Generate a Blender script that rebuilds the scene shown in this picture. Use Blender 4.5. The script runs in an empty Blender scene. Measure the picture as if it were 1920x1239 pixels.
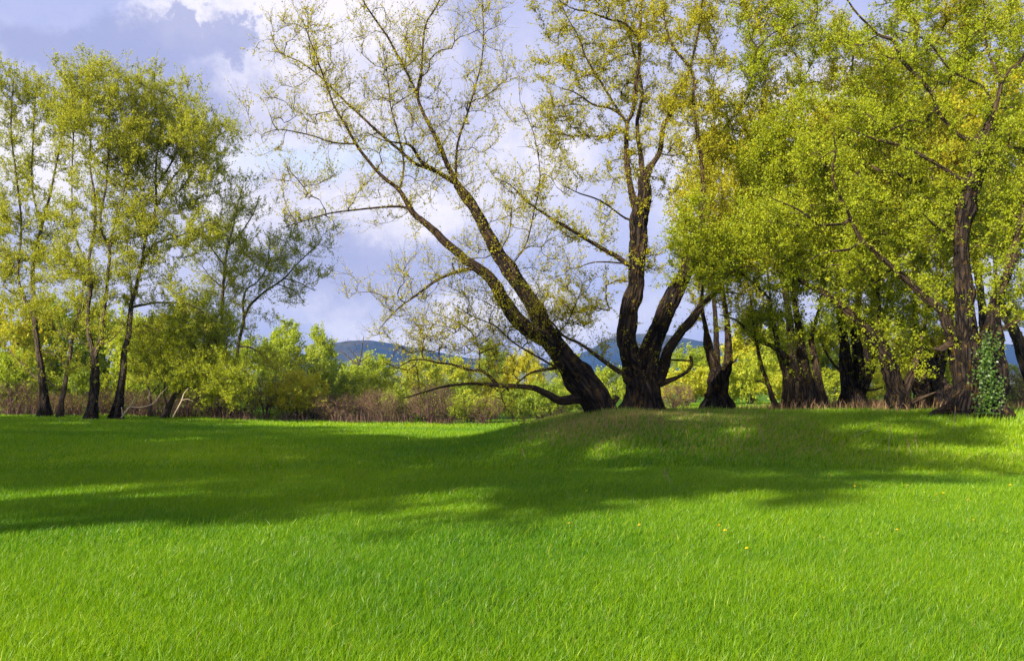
import bpy, math
import numpy as np
from mathutils import Vector

sc = bpy.context.scene
COL = sc.collection
R = math.radians

# ------------------------------------------------------------------ camera, light, exposure
FPX, CX, HY, EYE = 1700.0, 960.0, 735.0, 1.6
cam_d = bpy.data.cameras.new("camera")
cam = bpy.data.objects.new("camera", cam_d)
COL.objects.link(cam)
cam.location = (0, 0, EYE)
cam.rotation_euler = (R(90), 0, 0)
cam_d.sensor_width = 36.0
cam_d.lens = 36.0 * FPX / 1920.0
cam_d.shift_y = (HY - 619.5) / 1920.0
cam_d.clip_start = 0.1
cam_d.clip_end = 9000
sc.camera = cam

SUN_EL, SUN_AZ = R(27), math.atan2(-0.64, -0.77)          # azimuth: x = sin, y = cos
SUNV = Vector((math.sin(SUN_AZ) * math.cos(SUN_EL), math.cos(SUN_AZ) * math.cos(SUN_EL), math.sin(SUN_EL)))
sun_d = bpy.data.lights.new("sun", 'SUN')
sun_d.energy = 5.0
sun_d.angle = R(0.8)
sun_d.color = (1.0, 0.90, 0.74)
sun = bpy.data.objects.new("sun", sun_d)
COL.objects.link(sun)
sun.rotation_euler = SUNV.to_track_quat('Z', 'Y').to_euler()
sun.location = SUNV * 200

sc.view_settings.view_transform = 'Standard'
sc.view_settings.look = 'None'
sc.view_settings.exposure = 1.25
sc.view_settings.gamma = 1.0
sc.cycles.max_bounces = 8
sc.cycles.diffuse_bounces = 4
sc.cycles.transmission_bounces = 6
sc.cycles.glossy_bounces = 2
sc.cycles.volume_bounces = 0
sc.cycles.transparent_max_bounces = 4
sc.cycles.use_adaptive_sampling = True
sc.cycles.adaptive_threshold = 0.02
sc.cycles.use_denoising = True
sc.cycles.denoiser = 'OPENIMAGEDENOISE'
sc.cycles.denoising_input_passes = 'RGB_ALBEDO_NORMAL'
sc.cycles.denoising_prefilter = 'NONE'
sc.cycles.sample_clamp_indirect = 10.0


class NT:
    """small helper for node trees"""
    def __init__(self, tree):
        self.t = tree
        tree.nodes.clear()

    def n(self, kind, **kw):
        nd = self.t.nodes.new(kind)
        for k, v in kw.items():
            if k in nd.inputs:
                self.put(nd.inputs[k], v)
            else:
                setattr(nd, k, v)
        return nd

    def put(self, sock, v):
        if isinstance(v, bpy.types.NodeSocket):
            self.t.links.new(v, sock)
        else:
            sock.default_value = v

    def math(self, op, a, b=0.0, clamp=False):
        nd = self.t.nodes.new('ShaderNodeMath')
        nd.operation = op
        nd.use_clamp = clamp
        self.put(nd.inputs[0], a)
        self.put(nd.inputs[1], b)
        return nd.outputs[0]

    def vmath(self, op, a, b=(0, 0, 0)):
        nd = self.t.nodes.new('ShaderNodeVectorMath')
        nd.operation = op
        self.put(nd.inputs[0], a)
        self.put(nd.inputs[1], b)
        return nd.outputs['Value'] if op in ('LENGTH', 'DOT_PRODUCT') else nd.outputs[0]

    def mix(self, f, a, b, blend='MIX'):
        nd = self.t.nodes.new('ShaderNodeMix')
        nd.data_type = 'RGBA'
        nd.blend_type = blend
        self.put(nd.inputs[0], f)
        self.put(nd.inputs[6], a)
        self.put(nd.inputs[7], b)
        return nd.outputs[2]

    def noise(self, vec, scale, detail=4.0, rough=0.55):
        nd = self.t.nodes.new('ShaderNodeTexNoise')
        if vec is not None:
            self.put(nd.inputs['Vector'], vec)
        nd.inputs['Scale'].default_value = scale
        nd.inputs['Detail'].default_value = detail
        nd.inputs['Roughness'].default_value = rough
        return nd

    def ramp(self, f, stops):
        nd = self.t.nodes.new('ShaderNodeValToRGB')
        self.put(nd.inputs[0], f)
        el = nd.color_ramp.elements
        while len(el) < len(stops):
            el.new(0.5)
        for e, (p, c) in zip(el, stops):
            e.position = p
            e.color = (c[0], c[1], c[2], 1) if len(c) == 3 else c
        return nd.outputs[0]

    def smooth(self, v, a, b):
        nd = self.t.nodes.new('ShaderNodeMapRange')
        nd.interpolation_type = 'SMOOTHSTEP'
        self.put(nd.inputs['Value'], v)
        nd.inputs['From Min'].default_value = a
        nd.inputs['From Max'].default_value = b
        return nd.outputs[0]


# ---- world: physical sky with a broken cloud layer (placed by direction in the sky)
world = bpy.data.worlds.new("World")
sc.world = world
world.use_nodes = True
w = NT(world.node_tree)
sky = w.n('ShaderNodeTexSky', sky_type='NISHITA', sun_disc=False)
sky.sun_elevation = SUN_EL
sky.sun_rotation = SUN_AZ
sky.air_density = 1.2
sky.dust_density = 1.0
tc = w.n('ShaderNodeTexCoord')
dvec = tc.outputs['Generated']
wn = w.noise(dvec, 3.6, 9.0, 0.66)
warp = w.vmath('MULTIPLY', w.vmath('SUBTRACT', wn.outputs['Color'], (0.5, 0.5, 0.5)), (0.34, 0.34, 0.22))
dw = w.vmath('ADD', dvec, warp)


def cloud_blob(px, py, rx, ry, soft=1.0, use=None):
    d = Vector(((px - CX) / FPX, 1.0, (HY - py) / FPX)).normalized()
    q = w.vmath('MULTIPLY', w.vmath('SUBTRACT', use or dw, tuple(d)), (FPX / rx, FPX / rx, FPX / ry))
    return w.math('SUBTRACT', 1.0, w.smooth(w.vmath('LENGTH', q), 1.0 - soft * 0.75, 1.0 + soft * 0.25), True)


def maxof(lst):
    r = lst[0]
    for q in lst[1:]:
        r = w.math('MAXIMUM', r, q)
    return r


n1 = w.noise(w.vmath('MULTIPLY', dw, (1, 1, 2.2)), 5.0, 8.0, 0.58)
n2 = w.noise(w.vmath('MULTIPLY', dw, (1, 1, 2.0)), 2.1, 6.0, 0.55)
CLB = dict(blue=(3.2, 3.55, 5.9, 1), lav=(5.1, 5.0, 6.4, 1), white=(6.9, 6.6, 7.2, 1), cyan=(4.6, 6.1, 8.0, 1))
base = w.mix(w.smooth(n2.outputs['Fac'], 0.36, 0.66), CLB['blue'], CLB['lav'])
cov = w.mix(0.93, sky.outputs[0], base)
bright = maxof([cloud_blob(400, 60, 150, 110, 0.6), cloud_blob(490, 160, 160, 80, 0.6), cloud_blob(620, 60, 260, 120),
                cloud_blob(290, 36, 70, 45, 0.9), cloud_blob(560, 365, 330, 55, 0.6), cloud_blob(430, 330, 130, 60, 0.6),
                cloud_blob(1010, 260, 130, 150), cloud_blob(780, 380, 330, 90, 1.2), cloud_blob(480, 440, 120, 50),
                cloud_blob(30, 330, 160, 130), cloud_blob(520, 250, 240, 60, 0.7), cloud_blob(650, 420, 300, 50, 0.8), cloud_blob(900, 600, 420, 60, 1.3), cloud_blob(1500, 300, 300, 200)])
bf = w.math('MULTIPLY', bright, w.smooth(n1.outputs['Fac'], 0.30, 0.56), True)
c1 = w.mix(w.math('MULTIPLY', bf, 0.92), cov, CLB['white'])
slit = w.math('MULTIPLY', maxof([cloud_blob(570, 300, 200, 40, 1.3), cloud_blob(740, 315, 150, 36, 1.3)]), 0.5)
c2 = w.mix(slit, c1, CLB['cyan'])
dark = maxof([cloud_blob(190, 85, 190, 55, 0.5), cloud_blob(300, 65, 45, 60, 0.4), cloud_blob(385, 80, 48, 60, 0.4),
              cloud_blob(950, 70, 90, 90), cloud_blob(640, 500, 260, 70, 1.3), cloud_blob(330, 200, 200, 60)])
c3 = w.mix(w.math('MULTIPLY', dark, 0.8), c2, (2.6, 2.9, 4.8, 1))
bg = w.n('ShaderNodeBackground', Color=c3, Strength=0.066)
wo = w.n('ShaderNodeOutputWorld')
w.t.links.new(bg.outputs[0], wo.inputs['Surface'])


# ------------------------------------------------------------------ helpers
def sstep(a, b, x):
    t = np.clip((x - a) / (b - a), 0, 1)
    return t * t * (3 - 2 * t)


def wave_noise(x, y, s, seed=0):
    r = np.random.RandomState(seed)
    out = np.zeros_like(np.asarray(x, float))
    for i in range(6):
        a, ph, f = r.uniform(0, 6.28), r.uniform(0, 6.28), s * r.uniform(0.5, 1.8)
        out = out + np.sin((x * math.cos(a) + y * math.sin(a)) * f + ph + 1.3 * np.sin((y * math.cos(a) - x * math.sin(a)) * f * 0.7 + ph * 2))
    return out / 6.0


def ground_z(x, y):
    x = np.asarray(x, float)
    y = np.asarray(y, float)
    lump = 0.05 * wave_noise(x, y, 0.35, 3) + 0.02 * wave_noise(x, y, 1.3, 4)
    z = 0.0
    z = z - 0.60 * np.exp(-((x + 1.0) / 15.0) ** 2) * sstep(24, 58, y) + 0.10 * sstep(12, 30, -x)
    back = sstep(30, 60, y)
    edge = x - back * 6.0 - 0.35 * wave_noise(x, y, 0.5, 5)
    mx = sstep(-2.2, 3.2, edge)
    toe = 17.0 + 2.5 * sstep(4, 14, x)
    my = sstep(toe, toe + 9.5, y + 0.8 * wave_noise(x, y, 0.45, 6))
    m = mx * my
    z = z + lump * (1 - 0.6 * m) + 0.90 * m + 0.03 * m * wave_noise(x, y, 1.1, 8)
    z = z - 0.5 * m * sstep(60, 120, y)
    return z * (1 - sstep(300, 700, np.hypot(x, y)))


def P(px, py, Y):
    return np.array([(px - CX) / FPX * Y, Y, EYE + (HY - py) / FPX * Y])


def ground_hit(px, py):
    y = np.linspace(4, 80, 3000)
    x = (px - CX) / FPX * y
    ray = EYE + (HY - py) / FPX * y
    below = np.nonzero(ray < ground_z(x, y))[0]
    k = below[0] if len(below) else len(y) - 1
    return float(x[k]), float(y[k]), float(ground_z(x[k], y[k]))


def mesh_obj(name, verts, polys, mats, parent=None, smooth=None, face_attr=None, vert_attr=None):
    """polys: list of (array (m,k) of vertex indices, material slot, smooth)"""
    me = bpy.data.meshes.new(name)
    verts = np.asarray(verts, np.float32)
    me.vertices.add(len(verts))
    me.vertices.foreach_set('co', verts.ravel())
    loops = np.concatenate([np.asarray(p[0], np.int32).ravel() for p in polys])
    sizes = np.concatenate([np.full(len(p[0]), np.asarray(p[0]).shape[1], np.int32) for p in polys])
    starts = np.concatenate([[0], np.cumsum(sizes)[:-1]]).astype(np.int32)
    me.loops.add(len(loops))
    me.loops.foreach_set('vertex_index', loops)
    me.polygons.add(len(sizes))
    me.polygons.foreach_set('loop_start', starts)
    me.polygons.foreach_set('material_index', np.concatenate([np.full(len(p[0]), p[1], np.int32) for p in polys]))
    me.polygons.foreach_set('use_smooth', np.concatenate([np.full(len(p[0]), bool(p[2]), bool) for p in polys]))
    for m in mats:
        me.materials.append(m)
    if face_attr:
        for k, v in face_attr.items():
            a = me.attributes.new(k, 'FLOAT', 'FACE')
            a.data.foreach_set('value', np.asarray(v, np.float32))
    if vert_attr:
        for k, v in vert_attr.items():
            v = np.asarray(v, np.float32)
            if v.ndim == 2:
                a = me.attributes.new(k, 'FLOAT_VECTOR', 'POINT')
                a.data.foreach_set('vector', v.ravel())
            else:
                a = me.attributes.new(k, 'FLOAT', 'POINT')
                a.data.foreach_set('value', v)
    me.update(calc_edges=True)
    o = bpy.data.objects.new(name, me)
    COL.objects.link(o)
    if parent is not None:
        o.parent = parent
    return o


def tag(o, label=None, cat=None, group=None, kind=None):
    if label: o['label'] = label
    if cat: o['category'] = cat
    if group: o['group'] = group
    if kind: o['kind'] = kind
    return o


def empty(name, loc):
    o = bpy.data.objects.new(name, None)
    COL.objects.link(o)
    o.location = loc
    o.empty_display_size = 0.3
    return o


def norm(v):
    return v / np.maximum(np.linalg.norm(v, axis=-1, keepdims=True), 1e-9)


def tubes(Pt, Rd, sides, cap=True):
    """Pt (n,k,3), Rd (n,k) -> verts, quads, bark coordinate, radius per vertex"""
    n, k, _ = Pt.shape
    tan = norm(np.gradient(Pt, axis=1))
    avg = norm(Pt[:, -1] - Pt[:, 0] + 1e-6)
    ref = np.where(np.abs(avg[:, 2:3]) < 0.8, np.array([[0, 0, 1.0]]), np.array([[1.0, 0, 0]]))[:, None, :]
    b1 = norm(np.cross(tan, np.broadcast_to(ref, tan.shape)))
    b2 = np.cross(tan, b1)
    a = np.arange(sides) / sides * 2 * math.pi
    ring = b1[:, :, None, :] * np.cos(a)[None, None, :, None] + b2[:, :, None, :] * np.sin(a)[None, None, :, None]
    V = Pt[:, :, None, :] + ring * Rd[:, :, None, None]
    ln = np.concatenate([np.zeros((n, 1)), np.cumsum(np.linalg.norm(np.diff(Pt, axis=1), axis=2), axis=1)], axis=1)
    bc = np.stack([np.cos(a)[None, None] * Rd[:, :, None], np.sin(a)[None, None] * Rd[:, :, None],
                   np.broadcast_to(ln[:, :, None], (n, k, sides)) * 1.0], axis=-1)
    rv = np.broadcast_to(Rd[:, :, None], (n, k, sides))
    idx = np.arange(n * k * sides).reshape(n, k, sides)
    nx = np.roll(idx, -1, axis=2)
    q = np.stack([idx[:, :-1], nx[:, :-1], nx[:, 1:], idx[:, 1:]], axis=-1).reshape(-1, 4)
    return V.reshape(-1, 3), q, bc.reshape(-1, 3), rv.reshape(-1), ring


def catmull(pts, step):
    pts = np.asarray(pts, float)
    if len(pts) < 3:
        m = max(2, int(np.linalg.norm(pts[-1, :3] - pts[0, :3]) / step) + 1)
        t = np.linspace(0, 1, m)[:, None]
        return pts[0] * (1 - t) + pts[-1] * t
    ext = np.vstack([2 * pts[0] - pts[1], pts, 2 * pts[-1] - pts[-2]])
    out = []
    for i in range(1, len(ext) - 2):
        p0, p1, p2, p3 = ext[i - 1], ext[i], ext[i + 1], ext[i + 2]
        m = max(1, int(math.ceil(np.linalg.norm(p2[:3] - p1[:3]) / step)))
        t = (np.arange(m) / m)[:, None]
        out.append(0.5 * (2 * p1 + (p2 - p0) * t + (2 * p0 - 5 * p1 + 4 * p2 - p3) * t ** 2 + (3 * p1 - p0 - 3 * p2 + p3) * t ** 3))
    out.append(pts[-1:])
    return np.vstack(out)


# ------------------------------------------------------------------ materials
def new_mat(name):
    m = bpy.data.materials.new(name)
    m.use_nodes = True
    return m, NT(m.node_tree)


def bark_material(name, dark, mid, light, moss=0.0, lift=0.20):
    """furrowed bark on thick wood, smoother and paler bark on thin branches"""
    m, t = new_mat(name)
    bc = t.n('ShaderNodeAttribute', attribute_name='bark_co').outputs['Vector']
    rad = t.n('ShaderNodeAttribute', attribute_name='rad').outputs['Fac']
    st = t.vmath('MULTIPLY', bc, (1, 1, 0.16))
    n = t.noise(st, 16.0, 6.0, 0.65)
    v = t.n('ShaderNodeTexVoronoi', feature='DISTANCE_TO_EDGE')
    t.put(v.inputs['Vector'], t.vmath('ADD', t.vmath('MULTIPLY', bc, (1, 1, 0.15)), t.vmath('MULTIPLY', n.outputs['Color'], (0.05, 0.05, 0.05))))
    v.inputs['Scale'].default_value = 9.0
    big = t.noise(t.vmath('MULTIPLY', bc, (1, 1, 0.5)), 2.6, 3.0, 0.5)
    furrow = t.math('MULTIPLY', t.smooth(v.outputs['Distance'], 0.0, 0.26), t.math('ADD', n.outputs['Fac'], 0.35))
    c = t.mix(furrow, dark, mid)
    c = t.mix(t.smooth(big.outputs['Fac'], 0.45, 0.75), c, t.mix(0.5, c, light))
    thin = t.math('SUBTRACT', 1.0, t.smooth(rad, 0.03, lift + 0.06))
    c = t.mix(t.math('MULTIPLY', thin, 0.8), c, light)
    if moss:
        c = t.mix(t.math('MULTIPLY', t.smooth(t.noise(bc, 5.0, 5.0, 0.7).outputs['Fac'], 0.52, 0.68), moss), c, (0.16, 0.10, 0.015, 1))
    bp = t.n('ShaderNodeBump', Strength=1.0, Distance=0.14)
    t.put(bp.inputs['Height'], furrow)
    p = t.n('ShaderNodeBsdfPrincipled', Roughness=0.92)
    t.put(p.inputs['Base Color'], c)
    p.inputs['Specular IOR Level'].default_value = 0.15
    t.put(p.inputs['Normal'], bp.outputs[0])
    o = t.n('ShaderNodeOutputMaterial')
    t.t.links.new(p.outputs[0], o.inputs[0])
    return m


def leaf_material(name, stops, trans=0.5, rough=0.42, spec=0.45, objvar=0.0, through=(1.25, 1.15, 0.5, 1)):
    m, t = new_mat(name)
    tint = t.n('ShaderNodeAttribute', attribute_name='tint').outputs['Fac']
    if objvar:
        oi = t.n('ShaderNodeObjectInfo').outputs['Random']
        tint = t.math('ADD', tint, t.math('MULTIPLY', t.math('SUBTRACT', oi, 0.5), objvar), True)
    c = t.ramp(tint, stops)
    p = t.n('ShaderNodeBsdfPrincipled', Roughness=rough)
    t.put(p.inputs['Base Color'], c)
    p.inputs['Specular IOR Level'].default_value = spec
    tr = t.n('ShaderNodeBsdfTranslucent')
    t.put(tr.inputs['Color'], t.mix(1.0, c, through, 'MULTIPLY'))
    mx = t.n('ShaderNodeMixShader')
    mx.inputs[0].default_value = trans
    t.t.links.new(p.outputs[0], mx.inputs[1])
    t.t.links.new(tr.outputs[0], mx.inputs[2])
    o = t.n('ShaderNodeOutputMaterial')
    t.t.links.new(mx.outputs[0], o.inputs[0])
    return m


def plain(name, c, rough=0.85):
    m, t = new_mat(name)
    g = t.n('ShaderNodeNewGeometry')
    n = t.noise(g.outputs['Position'], 9.0, 4.0)
    p = t.n('ShaderNodeBsdfPrincipled', Roughness=rough)
    t.put(p.inputs['Base Color'], t.mix(n.outputs['Fac'], tuple(v * 0.6 for v in c) + (1,), tuple(min(1, v * 1.35) for v in c) + (1,)))
    o = t.n('ShaderNodeOutputMaterial')
    t.t.links.new(p.outputs[0], o.inputs[0])
    return m


BARK = bark_material("dark_furrowed_bark", (0.003, 0.002, 0.002, 1), (0.042, 0.030, 0.025, 1), (0.10, 0.066, 0.042, 1), 0.6)
BARK_GREY = bark_material("grey_poplar_bark", (0.006, 0.005, 0.005, 1), (0.040, 0.032, 0.026, 1), (0.15, 0.115, 0.082, 1), 0.3, 0.24)
BARK_RED = plain("reddish_twigs", (0.13, 0.062, 0.052))
BARK_WHITE = plain("bleached_wood", (0.34, 0.26, 0.18))
LEAF_GOLD = leaf_material("golden_spring_leaf", [(0.0, (0.24, 0.25, 0.014)), (0.5, (0.44, 0.42, 0.018)), (0.85, (0.58, 0.52, 0.02)), (1.0, (0.64, 0.47, 0.015))], 0.5, 0.5, 0.3)
LEAF_OLIVE = leaf_material("olive_spring_leaf", [(0.0, (0.20, 0.22, 0.010)), (0.5, (0.42, 0.41, 0.014)), (1.0, (0.62, 0.54, 0.024))], 0.52, 0.5, 0.3)
LEAF_GREEN = leaf_material("fresh_green_leaf", [(0.0, (0.15, 0.23, 0.008)), (0.5, (0.34, 0.41, 0.012)), (1.0, (0.58, 0.56, 0.025))], 0.52, 0.45, 0.3)
LEAF_LEFT = leaf_material("poplar_leaf", [(0.0, (0.19, 0.24, 0.016)), (0.5, (0.38, 0.42, 0.022)), (1.0, (0.60, 0.58, 0.05))], 0.55, 0.5, 0.3)
LEAF_BUSH = leaf_material("pale_bush_leaf", [(0.0, (0.22, 0.31, 0.03)), (0.35, (0.34, 0.44, 0.035)), (0.7, (0.50, 0.54, 0.04)), (1.0, (0.62, 0.54, 0.03))], 0.55, 0.45, 0.3, 0.7)
LEAF_DARK = leaf_material("ivy_leaf", [(0.0, (0.03, 0.075, 0.008)), (1.0, (0.09, 0.17, 0.012))], 0.35)
GRASS = leaf_material("grass_blade", [(0.0, (0.05, 0.18, 0.006)), (0.42, (0.185, 0.345, 0.003)), (0.8, (0.36, 0.48, 0.005)), (0.93, (0.42, 0.50, 0.05)), (0.97, (0.40, 0.30, 0.11)), (1.0, (0.44, 0.31, 0.15))], 0.5, 0.42, 0.4, 0.0, (1.08, 1.2, 0.6, 1))
DRY = leaf_material("dry_grass_stalk", [(0.0, (0.14, 0.075, 0.045)), (0.6, (0.28, 0.17, 0.09)), (1.0, (0.42, 0.28, 0.15))], 0.25, 0.7, 0.2)
THICK = leaf_material("bare_reddish_stem", [(0.0, (0.03, 0.018, 0.018)), (0.6, (0.075, 0.042, 0.038)), (1.0, (0.18, 0.115, 0.075))], 0.05, 0.8, 0.1)

# ------------------------------------------------------------------ ground, hills
def grid_mesh(name, xs, ys, zf, mat):
    X, Yg = np.meshgrid(xs, ys)
    Z = zf(X, Yg)
    V = np.stack([X, Yg, Z], -1).reshape(-1, 3)
    ny, nx = X.shape
    i = np.arange(nx * ny).reshape(ny, nx)
    q = np.stack([i[:-1, :-1], i[:-1, 1:], i[1:, 1:], i[1:, :-1]], -1).reshape(-1, 4)
    return mesh_obj(name, V, [(q, 0, True)], [mat])


def spaced(a, fine, b, step, n):
    inner = np.arange(-fine, fine + 1e-6, step)
    outer = np.geomspace(fine + step, b, n)
    return np.concatenate([-outer[::-1], inner, outer])


m, t = new_mat("meadow_soil")
g = t.n('ShaderNodeNewGeometry').outputs['Position']
na = t.noise(g, 0.35, 6.0, 0.6)
nb = t.noise(t.vmath('MULTIPLY', g, (1, 1, 0.3)), 26.0, 5.0, 0.75)
gc = t.ramp(na.outputs['Fac'], [(0.3, (0.05, 0.15, 0.006)), (0.55, (0.10, 0.22, 0.006)), (0.75, (0.18, 0.27, 0.010))])
gc = t.mix(t.smooth(nb.outputs['Fac'], 0.35, 0.7), t.mix(0.55, gc, (0.03, 0.06, 0.004, 1)), gc)
bp = t.n('ShaderNodeBump', Strength=1.0, Distance=0.12)
t.put(bp.inputs['Height'], nb.outputs['Fac'])
p = t.n('ShaderNodeBsdfPrincipled', Roughness=0.95)
p.inputs['Specular IOR Level'].default_value = 0.05
t.put(p.inputs['Base Color'], gc)
t.put(p.inputs['Normal'], bp.outputs[0])
o = t.n('ShaderNodeOutputMaterial')
t.t.links.new(p.outputs[0], o.inputs[0])
ys = np.concatenate([-np.geomspace(900, 12, 18), np.arange(-10, 80, 0.5), np.geomspace(82, 2900, 50)])
tag(grid_mesh("meadow_ground", spaced(0, 40, 2900, 0.5, 40), ys, ground_z, m), 'green meadow ground rising to a low bank under the right trees', 'ground', kind='structure')

m, t = new_mat("haze_tinted_hill_scrub")
g = t.n('ShaderNodeNewGeometry').outputs['Position']
na = t.noise(t.vmath('MULTIPLY', g, (1, 1, 1.6)), 0.006, 7.0, 0.62)
nb = t.noise(g, 0.045, 6.0, 0.7)
sep = t.n('ShaderNodeSeparateXYZ')
t.put(sep.inputs[0], g)
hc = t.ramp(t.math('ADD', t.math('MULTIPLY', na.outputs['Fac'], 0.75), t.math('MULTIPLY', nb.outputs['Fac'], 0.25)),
            [(0.36, (0.004, 0.020, 0.055)), (0.48, (0.008, 0.030, 0.066)), (0.58, (0.045, 0.05, 0.05)), (0.72, (0.10, 0.10, 0.05))])  # dark stops carry the blue of distance haze, painted into the scrub colour
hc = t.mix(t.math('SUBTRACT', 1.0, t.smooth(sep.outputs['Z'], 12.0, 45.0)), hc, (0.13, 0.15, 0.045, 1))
p = t.n('ShaderNodeBsdfPrincipled', Roughness=1.0)
p.inputs['Specular IOR Level'].default_value = 0.0
t.put(p.inputs['Base Color'], hc)
o = t.n('ShaderNodeOutputMaterial')
t.t.links.new(p.outputs[0], o.inputs[0])
HILL_MAT = m


def hill(name, label, profile, Yc, depth, seed):
    """profile: (px, py) of the skyline; the ridge runs across at distance Yc, slopes fall away to both sides"""
    pr = np.array(profile, float)
    xs = np.linspace((pr[0, 0] - CX) / FPX * Yc, (pr[-1, 0] - CX) / FPX * Yc, 150)
    ys = np.linspace(Yc - depth, Yc + depth, 60)

    def zf(X, Yg):
        h = np.interp(X / Yc * FPX + CX, pr[:, 0], EYE + (HY - pr[:, 1]) / FPX * Yc)
        s = np.abs(Yg - Yc) / depth
        f = (1 - sstep(0, 1, s)) * 0.6 + 0.4 * (1 - s)
        gul = wave_noise(X, Yg, 0.02, seed) * 5 + wave_noise(X, Yg, 0.06, seed + 1) * 2
        return h * f + gul * sstep(0.02, 0.4, s) * (1 - s) - 3.0
    tag(grid_mesh(name, xs, ys, zf, HILL_MAT), label, 'hill', kind='structure')


hill("hill", 'dark blue rounded hill seen far behind the meadow', [(300, 745), (480, 705), (560, 672), (620, 641), (655, 635), (695, 634), (740, 641), (800, 652), (880, 668), (960, 672), (1040, 680), (1120, 700), (1200, 740)], 1500, 420, 11)
hill("mesa_hill", 'flat topped blue hill behind the forked tree', [(960, 740), (1030, 690), (1080, 662), (1112, 650), (1128, 637), (1150, 629), (1190, 623), (1230, 621), (1270, 628), (1330, 640), (1420, 645), (1550, 652), (1700, 648), (1850, 640), (1960, 646), (2200, 690), (2400, 745)], 1750, 480, 12)


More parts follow.
